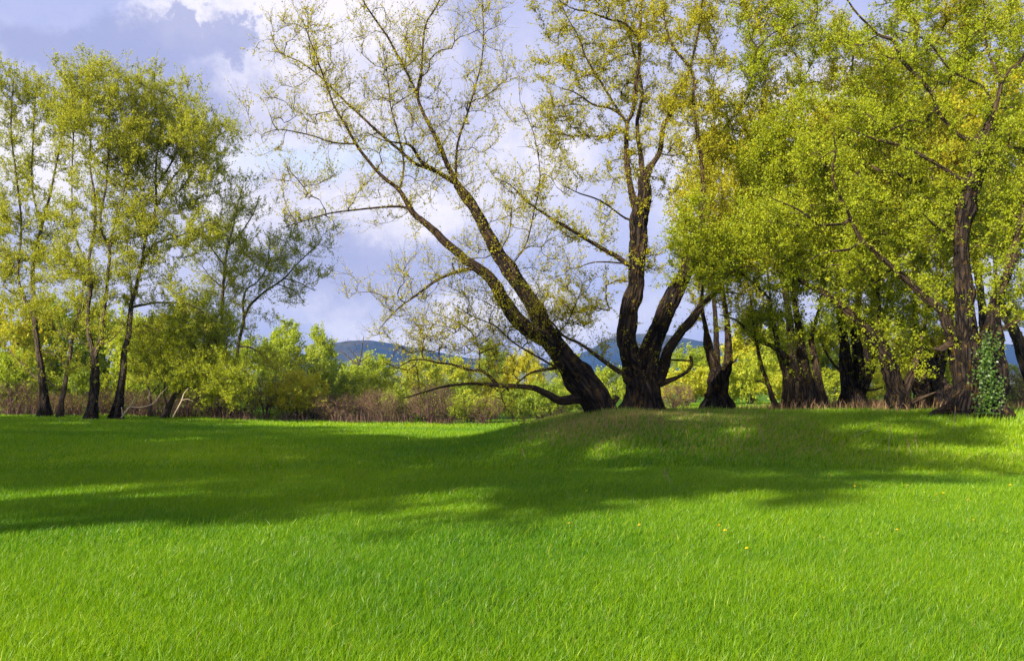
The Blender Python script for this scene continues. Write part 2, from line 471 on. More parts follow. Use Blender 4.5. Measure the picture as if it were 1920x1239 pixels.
# ------------------------------------------------------------------ tree builder
class Tree:
    def __init__(self, name, label, cat, seed, Y=None, root=(0, 0, 0), bark=BARK, leaf=LEAF_GREEN, group=None):
        self.rng = np.random.RandomState(seed)
        self.Y = Y
        self.bark, self.leaf = bark, leaf
        self.root = np.array(root, float)
        self.name, self.label, self.cat, self.group = name, label, cat, group
        self.pos, self.par, self.rad = [], [], []
        self.paths = []      # grown branches: node index lists
        self.limbs = []      # (name, part label, pts, radii, base flag)
        self.tufts = []

    # ---- drawn limbs: points in photo pixels carried to this tree's own distance
    def limb(self, pts, w0, w1=None, dz=None, name='limb', base=False, label=None, grow=True, blunt=False, lumps=0.0):
        pts = np.array(pts, float)
        ws = pts[:, 2] if pts.shape[1] > 2 else np.linspace(w0, w1, len(pts))
        L = np.concatenate([[0], np.cumsum(np.hypot(*np.diff(pts[:, :2], axis=0).T))])
        tt = L / L[-1]
        Y0 = self.Y
        start = -1
        if self.pos and not base:
            A = np.array(self.pos)
            ppx = A[:, 0] / A[:, 1] * FPX + CX
            ppy = HY - (A[:, 2] - EYE) / A[:, 1] * FPX
            start = int(np.argmin(np.hypot(ppx - pts[0, 0], ppy - pts[0, 1])))
            Y0 = A[start, 1]
        if dz is None:
            dz = self.rng.uniform(-0.32, 0.32) * L[-1] / FPX * self.Y
        Ys = Y0 + dz * tt ** 1.3
        W = np.array([P(a, b, yy) for (a, b), yy in zip(pts[:, :2], Ys)])
        rr = ws * (0.62 + 0.38 * sstep(8, 30, ws)) / 2 / FPX * Ys
        if base:
            gz = float(ground_z(W[0, 0], W[0, 1]))
            W = np.vstack([[W[0, 0], W[0, 1], gz - 0.35], W])
            if W[1, 2] < gz + 0.05:
                W[1, 2] = gz + 0.05
            rr = np.concatenate([[rr[0]], rr])
            self.root = np.array([W[0, 0], W[0, 1], gz]) if len(self.limbs) == 0 else self.root
        return self.add(W, rr, start, name, base, label, grow, blunt, lumps)

    def add(self, W, rr, start=-1, name='limb', base=False, label=None, grow=True, blunt=False, lumps=0.0):
        if start >= 0:
            W = np.vstack([self.pos[start], W[1:]])
        C = catmull(np.column_stack([W, rr]), 0.16)
        pts, rad = C[:, :3], np.maximum(C[:, 3], 0.004)
        k = len(pts)
        if k > 4:
            wob = np.cumsum(self.rng.normal(0, 1, (k, 3)), axis=0)
            wob -= np.linspace(0, 1, k)[:, None] * wob[-1]
            wob[0] = 0
            pts = pts + wob * np.minimum(rad, 0.12)[:, None] * 0.10
        self.limbs.append((name, label, pts, rad, base, blunt, lumps))
        if grow:
            prev = start
            for q, r_ in zip(pts[(0 if start < 0 else 1)::2], rad[(0 if start < 0 else 1)::2]):
                self.pos.append(q)
                self.par.append(prev)
                self.rad.append(r_)
                prev = len(self.pos) - 1
        return self

    # ---- targets for grown branches
    def blob(self, px, py, rx, ry, n, dY=0.0, ryd=None, shell=0.4):
        """n branch tips in an ellipsoid whose middle stands at pixel (px,py), dY metres behind the trunk"""
        c = P(px, py, self.Y + dY)
        s = (self.Y + dY) / FPX
        rad = np.array([rx * s, (ryd if ryd is not None else 0.5 * (rx + ry) * s), ry * s])
        k = max(3, n // 8)
        cen = self.ball(k, shell)
        return c + cen[self.rng.randint(0, k, n)] * rad + self.rng.normal(0, 0.30, (n, 3)) * (s / 0.017)

    def ball(self, n, shell=0.4):
        d = norm(self.rng.normal(0, 1, (n, 3)))
        return d * (shell + (1 - shell) * self.rng.uniform(0, 1, (n, 1)) ** 0.6)

    def near(self, n, r0, r1, zmin=0.0, up=0.35, wmax=0.2):
        A = np.array(self.pos)
        ok = np.nonzero((A[:, 2] > zmin) & (np.array(self.rad) < wmax))[0]
        b = A[self.rng.choice(ok, n)]
        d = norm(self.rng.normal(0, 1, (n, 3)) + np.array([0, 0, up]))
        return b + d * self.rng.uniform(r0, r1, (n, 1))

    def grow(self, targets, step=0.28, drop=0.5, tang=0.45, wander=0.10, rmax=0.3, sag=0.0, maxlen=99):
        A0 = np.array(self.pos)
        d0 = np.min(np.linalg.norm(targets[:, None, :] - A0[None, ::3], axis=2), axis=1)
        order = np.argsort(d0)
        N = len(self.pos)
        cap = N + len(targets) * 60
        A = np.zeros((cap, 3))
        A[:N] = A0
        Rr = np.zeros(cap)
        Rr[:N] = self.rad
        for ti in order:
            T = targets[ti]
            D = A[:N] - T
            cost = np.sqrt((D * D).sum(1)) + drop * np.maximum(0, D[:, 2] + 0.1) + 0.6 * np.maximum(0, Rr[:N] - rmax)
            j = int(np.argmin(cost))
            p0 = A[j]
            L = np.linalg.norm(T - p0)
            if L < 0.25 or L > maxlen:
                continue
            pj = self.par[j]
            tg = p0 - A[pj] if pj >= 0 else np.array([0, 0, 1.0])
            tg = tg / (np.linalg.norm(tg) + 1e-9)
            mid = p0 + (tg * tang + np.array([0, 0, 0.15 - sag])) * L * 0.5 + (T - p0) * 0.25
            n = min(55, max(2, int(L / step)))
            u = np.linspace(0, 1, n + 1)[1:, None]
            B = (1 - u) ** 2 * p0 + 2 * u * (1 - u) * mid + u * u * T
            B[:-1] += self.rng.normal(0, wander * step, (n - 1, 3)) if n > 1 else 0
            ids = list(range(N, N + n))
            A[N:N + n] = B
            Rr[N:N + n] = 0.0
            self.pos.extend(B)
            self.rad.extend([0.0] * n)
            self.par.extend([j] + ids[:-1])
            self.paths.append([j] + ids)
            N += n
        return self

    def pipe(self, tip=0.006, power=0.5, cap=0.8):
        n = len(self.pos)
        cnt = np.zeros(n)
        fixed = np.array(self.rad) > 0
        for path in self.paths:
            cnt[path[-1]] += 1
        for i in range(n - 1, -1, -1):
            p_ = self.par[i]
            cnt[i] = max(cnt[i], 1)
            if p_ >= 0 and not fixed[i]:
                cnt[p_] += cnt[i]
        # drawn limbs keep their radius; grown ones follow the pipe model
        r_ = tip * cnt ** power
        rad = np.array(self.rad)
        for i in range(n):
            if not fixed[i]:
                p_ = self.par[i]
                rad[i] = min(r_[i], (rad[p_] * cap if fixed[p_] else rad[p_]) if p_ >= 0 else 9)
        self.rad = list(rad)

    # ---- meshes
    def limb_mesh(self, L, parent):
        name, label, pts, rad, base, blunt, lumps = L
        sides = int(np.clip(10 + rad.max() * 60, 7, 40))
        if base and rad.max() > 0.12:
            h = pts[:, 2] - float(ground_z(pts[0, 0], pts[0, 1]))
            rad = rad * (1 + 0.28 * np.exp(-np.maximum(h, 0) / 0.35))
        V, q, bc, rv, ring = tubes(pts[None], rad[None], sides)
        k = len(pts)
        if rad.max() > 0.05:
            ph = self.rng.uniform(0, 6.28, 12)
            a = np.arange(sides)[None, :] / sides * 2 * math.pi
            ln = np.linspace(0, np.linalg.norm(np.diff(pts, axis=0), axis=1).sum(), k)[:, None]
            rr = rad[:, None]
            tw = 0.25 * np.sin(ln * 0.8 + ph[0])
            d = 0.05 * np.sin(5 * (a + tw) + ph[1]) + 0.035 * np.sin(9 * (a + tw) + ph[2] + 0.6 * np.sin(ln * 2)) + 0.03 * np.sin(14 * (a + tw) + ph[9] + np.sin(ln * 3.1))
            d += 0.05 * np.sin(ln * 2.3 + ph[3]) * np.sin(2 * a + ph[4]) + 0.04 * np.sin(ln * 5.1 + ph[5]) * np.sin(3 * a + ph[6])
            d += lumps * 0.12 * np.maximum(0, np.sin(ln * 3.7 + ph[10]) * np.sin(2 * a + ph[11] + ln)) ** 2 * 4
            if base:
                h = np.maximum(pts[:, 2] - float(ground_z(pts[0, 0], pts[0, 1])), 0)[:, None]
                d += np.exp(-h / 0.5) * (0.20 * np.sin(5 * a + ph[7]) + 0.13 * np.sin(7 * a + ph[8]))
            V = V + (ring[0] * (d * np.minimum(rr, 0.5))[:, :, None]).reshape(-1, 3)
        polys = [(q, 0, True)]
        # closed tip
        tipc = pts[-1] + (pts[-1] - pts[-2]) * (0.15 if blunt else 0.5)
        V = np.vstack([V, tipc])
        ring_i = np.arange((k - 1) * sides, k * sides)
        polys.append((np.stack([ring_i, np.roll(ring_i, -1), np.full(sides, len(V) - 1)], -1), 0, True))
        bc = np.vstack([bc, [0, 0, ln_last(pts)]])
        rv = np.append(rv, rad[-1])
        o = mesh_obj(name, V - self.root, polys, [self.bark], parent, vert_attr={'bark_co': bc, 'rad': rv})
        if label:
            o['label'] = label
        return o

    def branch_geo(self):
        """all grown branches as tubes, sorted by point count"""
        A, Rr = np.array(self.pos), np.array(self.rad)
        Vs, Qs, Bs, Rv, off = [], [], [], [], 0
        groups = {}
        for path in self.paths:
            k = len(path)
            kk = k if k <= 6 else (9 if k <= 12 else 16 if k <= 24 else 28)
            groups.setdefault(kk, []).append(path)
        for kk, pl in groups.items():
            Pt = np.zeros((len(pl), kk, 3))
            Rd = np.zeros((len(pl), kk))
            for i, path in enumerate(pl):
                u = np.linspace(0, len(path) - 1, kk)
                X = A[path]
                r0 = Rr[path].copy()
                r0[0] = r0[1] if len(r0) > 1 else r0[0]
                r0[-1] *= 0.5
                for c in range(3):
                    Pt[i, :, c] = np.interp(u, np.arange(len(path)), X[:, c])
                Rd[i] = np.interp(u, np.arange(len(path)), r0)
            big = Rd.max(1) > 0.03
            for sel, s in ((big, 7), (~big, 4)):
                if sel.any():
                    V, q, bc, rv, _ = tubes(Pt[sel], Rd[sel], s)
                    Vs.append(V); Qs.append(q + off); Bs.append(bc); Rv.append(rv)
                    off += len(V)
        return Vs, Qs, Bs, Rv, off

    def build(self, twig_every=0.22, twig_len=(0.25, 0.7), leaf_n=9, leaf_size=0.075, leaf_bias=0.45, tuft=0, up=0.35,
              tip_only=0.25, twig_r=0.0035, bare=None, tint_shift=0.0, droop=0.0, crown_name='crown', leaf_aspect=0.72, keep=None, clump=0.0):
        rng = self.rng
        root = empty(self.name, tuple(self.root))
        tag(root, self.label, self.cat, self.group)
        self.pipe()
        for L in self.limbs:
            self.limb_mesh(L, root)
        Vs, Qs, Bs, Rv, off = self.branch_geo()
        # twigs on the grown branches
        A = np.array(self.pos)
        segA, segB, wt = [], [], []
        for path in self.paths:
            n = len(path)
            for i in range(n - 1):
                f = (i + 0.5) / (n - 1) if n > 1 else 1
                if f >= tip_only:
                    segA.append(path[i]); segB.append(path[i + 1])
        leaves = []
        if segA:
            a, b = A[segA], A[segB]
            L = np.linalg.norm(b - a, axis=1)
            cnt = rng.poisson(L / twig_every)
            s = np.repeat(np.arange(len(L)), cnt)
            u = rng.uniform(0, 1, (len(s), 1))
            base = a[s] * (1 - u) + b[s] * u
            tan = norm(b[s] - a[s])
            tw = self.twigs(base, tan, twig_len, up, droop)
            if keep is not None:
                tw = tw[keep(tw[:, -1])]
            if len(tw):
                Rd = np.broadcast_to(np.array([twig_r, twig_r * 0.8, twig_r * 0.5]), tw.shape[:2])
                V, q, bc, rv, _ = tubes(tw, Rd, 3)
                Vs.append(V); Qs.append(q + off); Bs.append(bc); Rv.append(rv); off += len(V)
                if leaf_n:
                    sel = np.ones(len(tw), bool)
                    if bare is not None:
                        sel &= ~bare(tw[:, 1])
                    leaves.append(self.leaf_spots(tw[sel], leaf_n, leaf_size, clump))
        if tuft:
            # short leafy shoots straight from the drawn limbs
            bs, tn = [], []
            for name, lb, pts, rad, base_, bl, lm in self.limbs:
                if name in ('dead_limb', 'stub', 'root'):
                    continue
                Ls = np.linalg.norm(np.diff(pts, axis=0), axis=1)
                c = rng.poisson(Ls * tuft * np.where(pts[1:, 2] > self.root[2] + 1.3, 1, 0.0))
                s = np.repeat(np.arange(len(Ls)), c)
                d = norm(rng.normal(0, 1, (len(s), 3)))
                bs.append(pts[s] + d * rad[s][:, None] * 0.9)
                tn.append(d)
            bs, tn = np.vstack(bs), np.vstack(tn)
            tw = self.twigs(bs, tn, (0.12, 0.38), 0.3, 0)
            Rd = np.broadcast_to(np.array([0.004, 0.003, 0.002]), tw.shape[:2])
            V, q, bc, rv, _ = tubes(tw, Rd, 3)
            Vs.append(V); Qs.append(q + off); Bs.append(bc); Rv.append(rv); off += len(V)
            leaves.append(self.leaf_spots(tw, max(4, leaf_n // 2 + 2), leaf_size * 0.9))
        polys = [(np.vstack(Qs), 0, True)] if Qs else []
        nq = len(polys[0][0]) if polys else 0
        tint = np.zeros(nq)
        if leaves:
            C = np.vstack([l[0] for l in leaves])
            S = np.concatenate([l[1] for l in leaves])
            T = np.concatenate([l[2] for l in leaves])
            m = len(C)
            nrm = norm(rng.normal(0, 1, (m, 3)) + np.array([-0.4, -0.5, 0.45]) * leaf_bias * 2)
            ax = norm(np.cross(nrm, rng.normal(0, 1, (m, 3))))
            sd = np.cross(nrm, ax)
            s1, s2 = (S * 0.5)[:, None], (S * 0.5 * leaf_aspect)[:, None]
            fold = nrm * s1 * 0.25
            V = np.stack([C - ax * s1, C + sd * s2 + fold - ax * s1 * 0.15, C + ax * s1, C - sd * s2 + fold - ax * s1 * 0.15], axis=1).reshape(-1, 3)
            q = np.arange(m * 4).reshape(m, 4) + off
            Vs.append(V); Bs.append(np.zeros((m * 4, 3))); Rv.append(np.zeros(m * 4))
            polys.append((q, 1, False))
            tint = np.concatenate([tint, np.clip(T + tint_shift, 0, 1)])
            self.nleaf = m; print("LEAVES", self.name, m, "targets", len(self.paths), "twigs", len(segA))
        if polys:
            mesh_obj(crown_name, np.vstack(Vs) - self.root, polys, [self.bark, self.leaf], root, face_attr={'tint': tint},
                     vert_attr={'bark_co': np.vstack(Bs), 'rad': np.concatenate(Rv)})
        return root

    def twigs(self, base, tan, ln, up, droop):
        n = len(base)
        d = norm(tan * 0.7 + norm(self.rng.normal(0, 1, (n, 3))) * 0.9 + np.array([0, 0, up - droop]))
        l = self.rng.uniform(ln[0], ln[1], (n, 1))
        d2 = norm(d + self.rng.normal(0, 0.25, (n, 3)) + np.array([0, 0, up * 0.6 - droop]))
        p1 = base + d * l * 0.5
        return np.stack([base, p1, p1 + d2 * l * 0.5], axis=1)

    def leaf_spots(self, tw, n, size, clump=0.0):
        m = len(tw)
        c = self.rng.poisson(n, m)
        s = np.repeat(np.arange(m), c)
        u = self.rng.uniform(0.15, 1.0, (len(s), 1))
        a = np.where(u < 0.5, tw[s, 0] * (1 - 2 * u) + tw[s, 1] * 2 * u, tw[s, 1] * (2 - 2 * u) + tw[s, 2] * (2 * u - 1))
        a = a + self.rng.normal(0, size * 0.6, a.shape)
        S = size * self.rng.uniform(0.45, 1.35, len(s))
        tt = self.rng.uniform(0.2, 0.8, m)[s] * 0.5 + self.rng.uniform(0, 1, len(s)) * 0.5
        return a, S, tt


def ln_last(pts):
    return np.linalg.norm(np.diff(pts, axis=0), axis=1).sum()


def copy_tree(o, loc, rz, s, label, parent=None):
    c = o.copy()
    COL.objects.link(c)
    if parent is None:
        c.location, c.rotation_euler, c.scale = loc, (0, 0, rz), (s[0], s[0], s[1])
        c['label'] = label
    else:
        c.parent = parent
    for ch in list(o.children):
        copy_tree(ch, None, 0, None, None, c)
    return c


exec_parts = []
# ==================================================================== the trees of the right bank
def leaning_poplar():
    t = Tree('leaning_poplar', 'big old poplar leaning far left over the meadow with sparse golden leaves', 'tree', 101, Y=29.0, bark=BARK, leaf=LEAF_GOLD)
    t.limb([(1128, 778, 50), (1114, 752, 50), (1093, 722, 53), (1066, 690, 46), (1042, 660, 42), (1027, 640, 38), (1010, 603, 31), (990, 557, 29), (957, 510, 28), (927, 467, 25),
            (907, 430, 23), (897, 407, 22), (873, 370, 20), (857, 345, 18)], 0, dz=0.5, name='trunk', base=True, lumps=0.5)
    t.limb([(857, 345, 15), (843, 320, 14), (813, 253, 12), (793, 213, 10), (783, 180, 9), (790, 133, 7), (793, 83, 6), (800, 43, 5), (823, 3, 4), (840, -60, 2)], 0, dz=1.2)
    t.limb([(783, 180, 8), (773, 157, 7), (747, 107, 7), (727, 70, 6), (697, 27, 5), (680, 0, 4), (655, -60, 2)], 0, dz=-1.0)
    t.limb([(857, 345, 13), (823, 323, 12), (790, 302, 10), (770, 273, 8), (747, 268, 5), (715, 262, 3), (690, 250, 2)], 0, dz=-1.5)
    t.limb([(830, 325, 11), (780, 307, 9), (747, 280, 8), (713, 250, 8), (680, 220, 7), (647, 190, 6), (620, 163, 5), (600, 143, 5), (563, 117, 4), (523, 97, 3), (508, 62, 2)], 0, dz=0.8)
    t.limb([(857, 335, 8), (857, 277, 7), (867, 240, 6), (880, 203, 6), (893, 157, 5), (903, 117, 4), (907, 67, 3.5), (905, 17, 3), (903, -40, 2)], 0, dz=2.0)
    t.limb([(1030, 645, 30), (993, 620, 29), (967, 593, 28), (943, 563, 26), (930, 533, 24), (913, 513, 22), (887, 497, 21), (853, 473, 19), (820, 443, 18), (793, 417, 16), (773, 400, 15), (747, 357, 12),
            (713, 327, 10), (687, 297, 9), (667, 270, 8), (647, 233, 7), (627, 200, 6), (613, 160, 5), (603, 133, 5), (593, 105, 4), (580, 72, 3), (565, 30, 2)], 0, dz=-1.6)
    t.limb([(667, 277, 6), (623, 267, 5), (593, 257, 4), (557, 248, 3.5), (520, 243, 3), (490, 253, 1.6)], 0, dz=-1.0)
    t.limb([(780, 402, 8), (763, 390, 8), (730, 388, 6.5), (680, 393, 5.5), (640, 397, 5), (607, 403, 4), (575, 413, 3), (530, 427, 2)], 0, dz=-1.2)
    t.limb([(893, 503, 11), (860, 507, 10), (833, 517, 9), (810, 530, 8), (787, 547, 7), (760, 567, 5), (737, 587, 3.5), (712, 616, 2)], 0, dz=-1.0)
    t.limb([(750, 357, 7), (757, 310, 6), (747, 253, 5), (733, 200, 4), (728, 150, 3), (718, 95, 2)], 0, dz=1.0)
    t.limb([(1093, 750, 24), (1060, 751, 20), (1027, 738, 17), (1003, 729, 15), (960, 724, 13), (927, 722, 12), (893, 720, 9), (853, 722, 8), (820, 728, 6), (787, 738, 4.5), (758, 746, 3)], 0, dz=-1.4)
    t.limb([(930, 722, 11), (907, 697, 9), (880, 693, 8), (847, 683, 7), (820, 680, 6), (795, 674, 4.5), (770, 676, 3.5), (745, 690, 2)], 0, dz=-0.8)
    t.limb([(1056, 688, 12), (1020, 693, 9), (993, 700, 6), (965, 722, 4)], 0, dz=-0.6)
    t.limb([(905, 697, 5), (898, 650, 4.5), (880, 618, 4), (850, 600, 3), (810, 585, 2)], 0, dz=0.8)
    t.limb([(1050, 690, 7), (1000, 665, 6), (960, 640, 5), (930, 612, 4), (890, 595, 2.5), (850, 570, 1.5)], 0, dz=-2.2)
    t.limb([(1035, 640, 6), (1060, 610, 4), (1075, 580, 3), (1090, 545, 2)], 0, dz=-1.5)
    t.limb([(950, 500, 5), (985, 460, 4), (1000, 400, 3.5), (1012, 330, 3), (1000, 250, 2.5), (975, 190, 1.5)], 0, dz=-1.6)
    t.limb([(1152, 752, 18), (1158, 746, 12), (1153, 742, 6)], 0, dz=-0.2, name='stub', blunt=True, grow=False)
    tg = [t.near(520, 0.5, 1.5, 3.0, 0.7, 0.11), t.near(240, 0.4, 1.0, 1.5, 0.5, 0.08)]
    for q in [(580, 60, 70, 80, 22), (640, 100, 90, 90, 30), (560, 210, 70, 40, 20), (730, 60, 90, 80, 26), (800, 120, 70, 110, 26), (900, 90, 70, 100, 30), (700, 200, 90, 70, 26), (600, 350, 90, 35, 18),
              (870, 250, 90, 80, 28), (980, 300, 80, 90, 28), (1000, 420, 80, 70, 24), (760, 480, 90, 60, 28), (720, 540, 70, 40, 18), (1000, 560, 90, 80, 56), (1060, 560, 70, 60, 44), (860, 560, 90, 60, 50),
              (790, 655, 70, 45, 80), (860, 655, 90, 45, 90), (950, 650, 90, 60, 70), (900, 620, 110, 30, 40), (1040, 700, 60, 40, 16), (960, 760, 80, 30, 18), (830, 340, 80, 60, 20), (900, 440, 70, 60, 20)]:
        tg.append(t.blob(*q[:4], q[4], ryd=1.5))
    t.grow(np.vstack(tg), step=0.25, wander=0.05, tang=0.42, maxlen=2.6)
    low = lambda p: (p[:, 2] < 2.0)
    sparse = lambda p: t.rng.uniform(0, 1, len(p)) < 0.15
    t.build(twig_every=0.065, twig_len=(0.25, 0.85), leaf_n=10, leaf_size=0.052, tuft=15, bare=sparse, twig_r=0.0032, tip_only=0.05, up=0.55)


def forked_poplar():
    t = Tree('forked_poplar', 'tall dark forked poplar with thick base and curved broken stub, right of the leaning one', 'tree', 102, Y=29.6, leaf=LEAF_OLIVE)
    t.limb([(1207, 778, 68), (1207, 752, 62), (1205, 728, 60), (1198, 705, 54), (1186, 682, 42), (1178, 655, 36), (1175, 626, 34), (1180, 581, 33), (1190, 535, 31), (1196, 481, 30), (1199, 432, 31), (1202, 400, 30), (1190, 370, 18), (1180, 317, 14), (1177, 277, 13), (1180, 233, 12),
            (1192, 205, 12), (1197, 147, 11), (1200, 117, 10), (1200, 67, 9), (1202, 20, 7), (1206, -60, 4)], 0, dz=0.4, name='trunk', base=True, lumps=0.4)
    t.limb([(1206, 735, 54), (1212, 690, 46), (1220, 652, 38), (1232, 619, 35), (1248, 581, 34), (1264, 548, 32), (1285, 515, 26), (1305, 460, 20), (1314, 400, 15), (1317, 320, 12), (1310, 267, 10), (1304, 225, 9), (1300, 193, 9), (1302, 150, 9), (1293, 127, 8), (1277, 107, 8), (1263, 90, 7), (1250, 57, 5), (1240, 0, 3)], 0, dz=-1.2)
    t.limb([(1202, 410, 28), (1209, 367, 26), (1209, 330, 22), (1225, 305, 15), (1237, 283, 14), (1243, 240, 13), (1257, 213, 12), (1263, 187, 11), (1277, 160, 10), (1290, 140, 8), (1310, 60, 6), (1320, -30, 4)], 0, dz=1.0)
    t.limb([(1208, 335, 16), (1202, 290, 13), (1197, 233, 11), (1206, 170, 8), (1190, 100, 6), (1170, 20, 5), (1160, -60, 3)], 0, dz=1.8)
    t.limb([(1180, 240, 8), (1165, 217, 8), (1143, 203, 7), (1113, 197, 6), (1080, 175, 4), (1050, 165, 2)], 0, dz=-1.0)
    t.limb([(1170, 215, 7), (1130, 160, 6), (1100, 110, 5), (1085, 70, 4), (1065, 35, 3), (1045, -10, 2)], 0, dz=-1.6)
    t.limb([(1199, 75, 7), (1173, 45, 6), (1140, 36, 6), (1103, 23, 5), (1070, 15, 3), (1020, -20, 2)], 0, dz=-0.8)
    t.limb([(1210, 740, 36), (1228, 712, 27), (1241, 690, 23), (1251, 655, 22), (1274, 623, 20), (1293, 600, 20), (1312, 574, 16), (1335, 552, 12), (1354, 526, 10), (1377, 508, 8), (1403, 500, 6), (1425, 508, 3)], 0, dz=-1.6)
    t.limb([(1334, 552, 6), (1352, 548, 5), (1375, 549, 4), (1396, 553, 2.5)], 0, dz=-0.3)
    t.limb([(1232, 724, 24), (1246, 715, 16), (1261, 711, 12), (1275, 705, 10), (1287, 697, 10), (1296, 684, 10), (1294, 668, 8)], 0, dz=-0.5, name='broken_limb', label='bare broken limb curling up on the right of the base', blunt=True, grow=False)
    t.limb([(1294, 684, 6), (1299, 676, 5), (1298, 670, 4)], 0, dz=0, name='stub', grow=False, blunt=True)
    t.limb([(1188, 497, 15), (1177, 495, 14), (1147, 477, 13), (1107, 453, 11), (1073, 433, 9), (1040, 413, 8), (1020, 400, 7), (987, 377, 5), (957, 347, 3), (930, 335, 1.5)], 0, dz=-1.4)
    t.limb([(1188, 500, 6), (1160, 493, 5), (1113, 492, 4), (1080, 503, 2.5), (1062, 500, 1.5)], 0, dz=-0.9, name='dead_limb', grow=False)
    t.limb([(1198, 420, 8), (1173, 410, 6), (1127, 377, 5), (1087, 363, 4), (1053, 347, 2)], 0, dz=-1.4, name='dead_limb')
    t.limb([(1190, 715, 18), (1167, 700, 15), (1140, 683, 12), (1120, 667, 11), (1100, 652, 9), (1080, 640, 8), (1057, 630, 7), (1037, 607, 5), (1018, 590, 3)], 0, dz=-1.0)
    t.limb([(1236, 772, 26), (1254, 779, 14), (1274, 784, 6)], 0, dz=-0.5, name='root', grow=False)
    tg = [t.near(170, 0.4, 1.1, 4.0, 0.5, 0.16)]
    for q in [(1130, 60, 110, 90, 90), (1090, 190, 90, 80, 70), (1200, 130, 110, 120, 100), (1230, -60, 220, 90, 120), (1300, 200, 80, 130, 70), (1150, 280, 70, 60, 36), (1260, 350, 70, 90, 46),
              (1110, 420, 60, 60, 22), (1140, 570, 60, 70, 18), (1330, 420, 60, 100, 40), (1250, 480, 50, 60, 22), (1060, 520, 40, 40, 8), (1080, 590, 70, 60, 22), (1030, 90, 40, 90, 22)]:
        tg.append(t.blob(*q[:4], q[4], ryd=2.2, dY=0.9))
    t.grow(np.vstack(tg), maxlen=4.5)
    t.build(twig_every=0.048, twig_len=(0.2, 0.7), leaf_n=15, leaf_size=0.058, tuft=26, tip_only=0.1)


def pollard():
    t = Tree('pollard_willow', 'short twin stemmed willow with bulging base, alone in the gap right of the forked tree', 'tree', 103, Y=33.0, leaf=LEAF_OLIVE)
    t.limb([(1346, 770, 46), (1347, 740, 40), (1350, 705, 36), (1345, 690, 24), (1341, 681, 21), (1332, 649, 17), (1324, 610, 13), (1316, 560, 10), (1330, 480, 8), (1350, 400, 5)], 0, dz=0.3, name='trunk', base=True, lumps=0.9)
    t.limb([(1350, 712, 30), (1362, 690, 22), (1364, 652, 18), (1361, 610, 15), (1358, 580, 13), (1352, 500, 10), (1370, 420, 8), (1390, 340, 6), (1370, 230, 4)], 0, dz=0.8)
    t.limb([(1370, 690, 7), (1378, 677, 5), (1384, 664, 2)], 0, dz=0, name='stub', grow=False)
    t.limb([(1330, 748, 14), (1322, 740, 10), (1326, 735, 5)], 0, dz=-0.2, name='stub', grow=False, blunt=True)
    tg = [t.near(30, 0.4, 1.0, 3.5, 0.4)]
    for q in [(1340, 540, 60, 50, 36), (1370, 440, 80, 80, 60), (1400, 300, 100, 110, 110), (1360, 180, 110, 110, 110), (1420, 570, 60, 50, 24), (1380, 40, 120, 110, 130)]:
        tg.append(t.blob(*q[:4], q[4], ryd=2.0))
    t.grow(np.vstack(tg), maxlen=6)
    t.build(twig_every=0.06, leaf_n=14, leaf_size=0.072, tuft=10)


def clump_willow():
    t = Tree('clump_willow', 'clump of many stemmed willow rising from one wide matted base, middle of the bank', 'tree', 104, Y=31.0, leaf=LEAF_GREEN)
    t.limb([(1510, 772, 38), (1512, 745, 32), (1508, 707, 24), (1503, 658, 20), (1500, 626, 17), (1495, 587, 15), (1487, 545, 12), (1475, 470, 9), (1470, 400, 6), (1460, 300, 4)], 0, dz=0.3, name='trunk', base=True, lumps=0.6)
    t.limb([(1476, 772, 28), (1477, 750, 25), (1476, 707, 22), (1466, 674, 17), (1455, 640, 13), (1445, 590, 9), (1440, 520, 6), (1430, 440, 4)], 0, dz=0.4, base=True, name='stem')
    t.limb([(1540, 772, 26), (1539, 748, 22), (1531, 707, 18), (1523, 660, 16), (1524, 626, 12), (1532, 594, 10), (1542, 555, 9), (1555, 480, 7), (1560, 400, 4)], 0, dz=0.8, base=True, name='stem')
    t.limb([(1458, 772, 16), (1450, 752, 14), (1439, 716, 12), (1427, 681, 11), (1421, 652, 9), (1412, 600, 7), (1405, 540, 4)], 0, dz=-0.3, base=True, name='stem', label='thin stem leaning left beside the clump')
    t.limb([(1510, 715, 24), (1494, 694, 19), (1471, 668, 16), (1448, 649, 13), (1426, 639, 11), (1402, 620, 9), (1380, 600, 6), (1350, 590, 3)], 0, dz=-1.2)
    t.limb([(1430, 560, 8), (1400, 520, 7), (1360, 490, 6), (1320, 460, 5), (1280, 440, 3)], 0, dz=-2.6)
    t.limb([(1440, 716, 5), (1425, 714, 4), (1412, 716, 2)], 0, dz=-0.2, name='dead_limb', grow=False)
    tg = [t.near(60, 0.4, 1.1, 2.5, 0.4)]
    for q in [(1400, 560, 70, 60, 50), (1450, 480, 90, 80, 90), (1400, 400, 100, 80, 90), (1480, 330, 110, 90, 100), (1540, 430, 80, 90, 70), (1440, 200, 110, 110, 110), (1440, 610, 60, 30, 14), (1480, 60, 130, 120, 120)]:
        tg.append(t.blob(*q[:4], q[4], ryd=2.4, dY=0.7))
    for q in [(1290, 440, 60, 60, 44), (1350, 480, 70, 50, 50), (1300, 510, 50, 30, 18), (1400, 450, 60, 60, 40)]:
        tg.append(t.blob(*q[:4], q[4], ryd=1.2, dY=-3.0))
    t.grow(np.vstack(tg), maxlen=7)
    t.build(twig_every=0.055, twig_len=(0.25, 0.8), leaf_n=20, leaf_size=0.066, tuft=22)


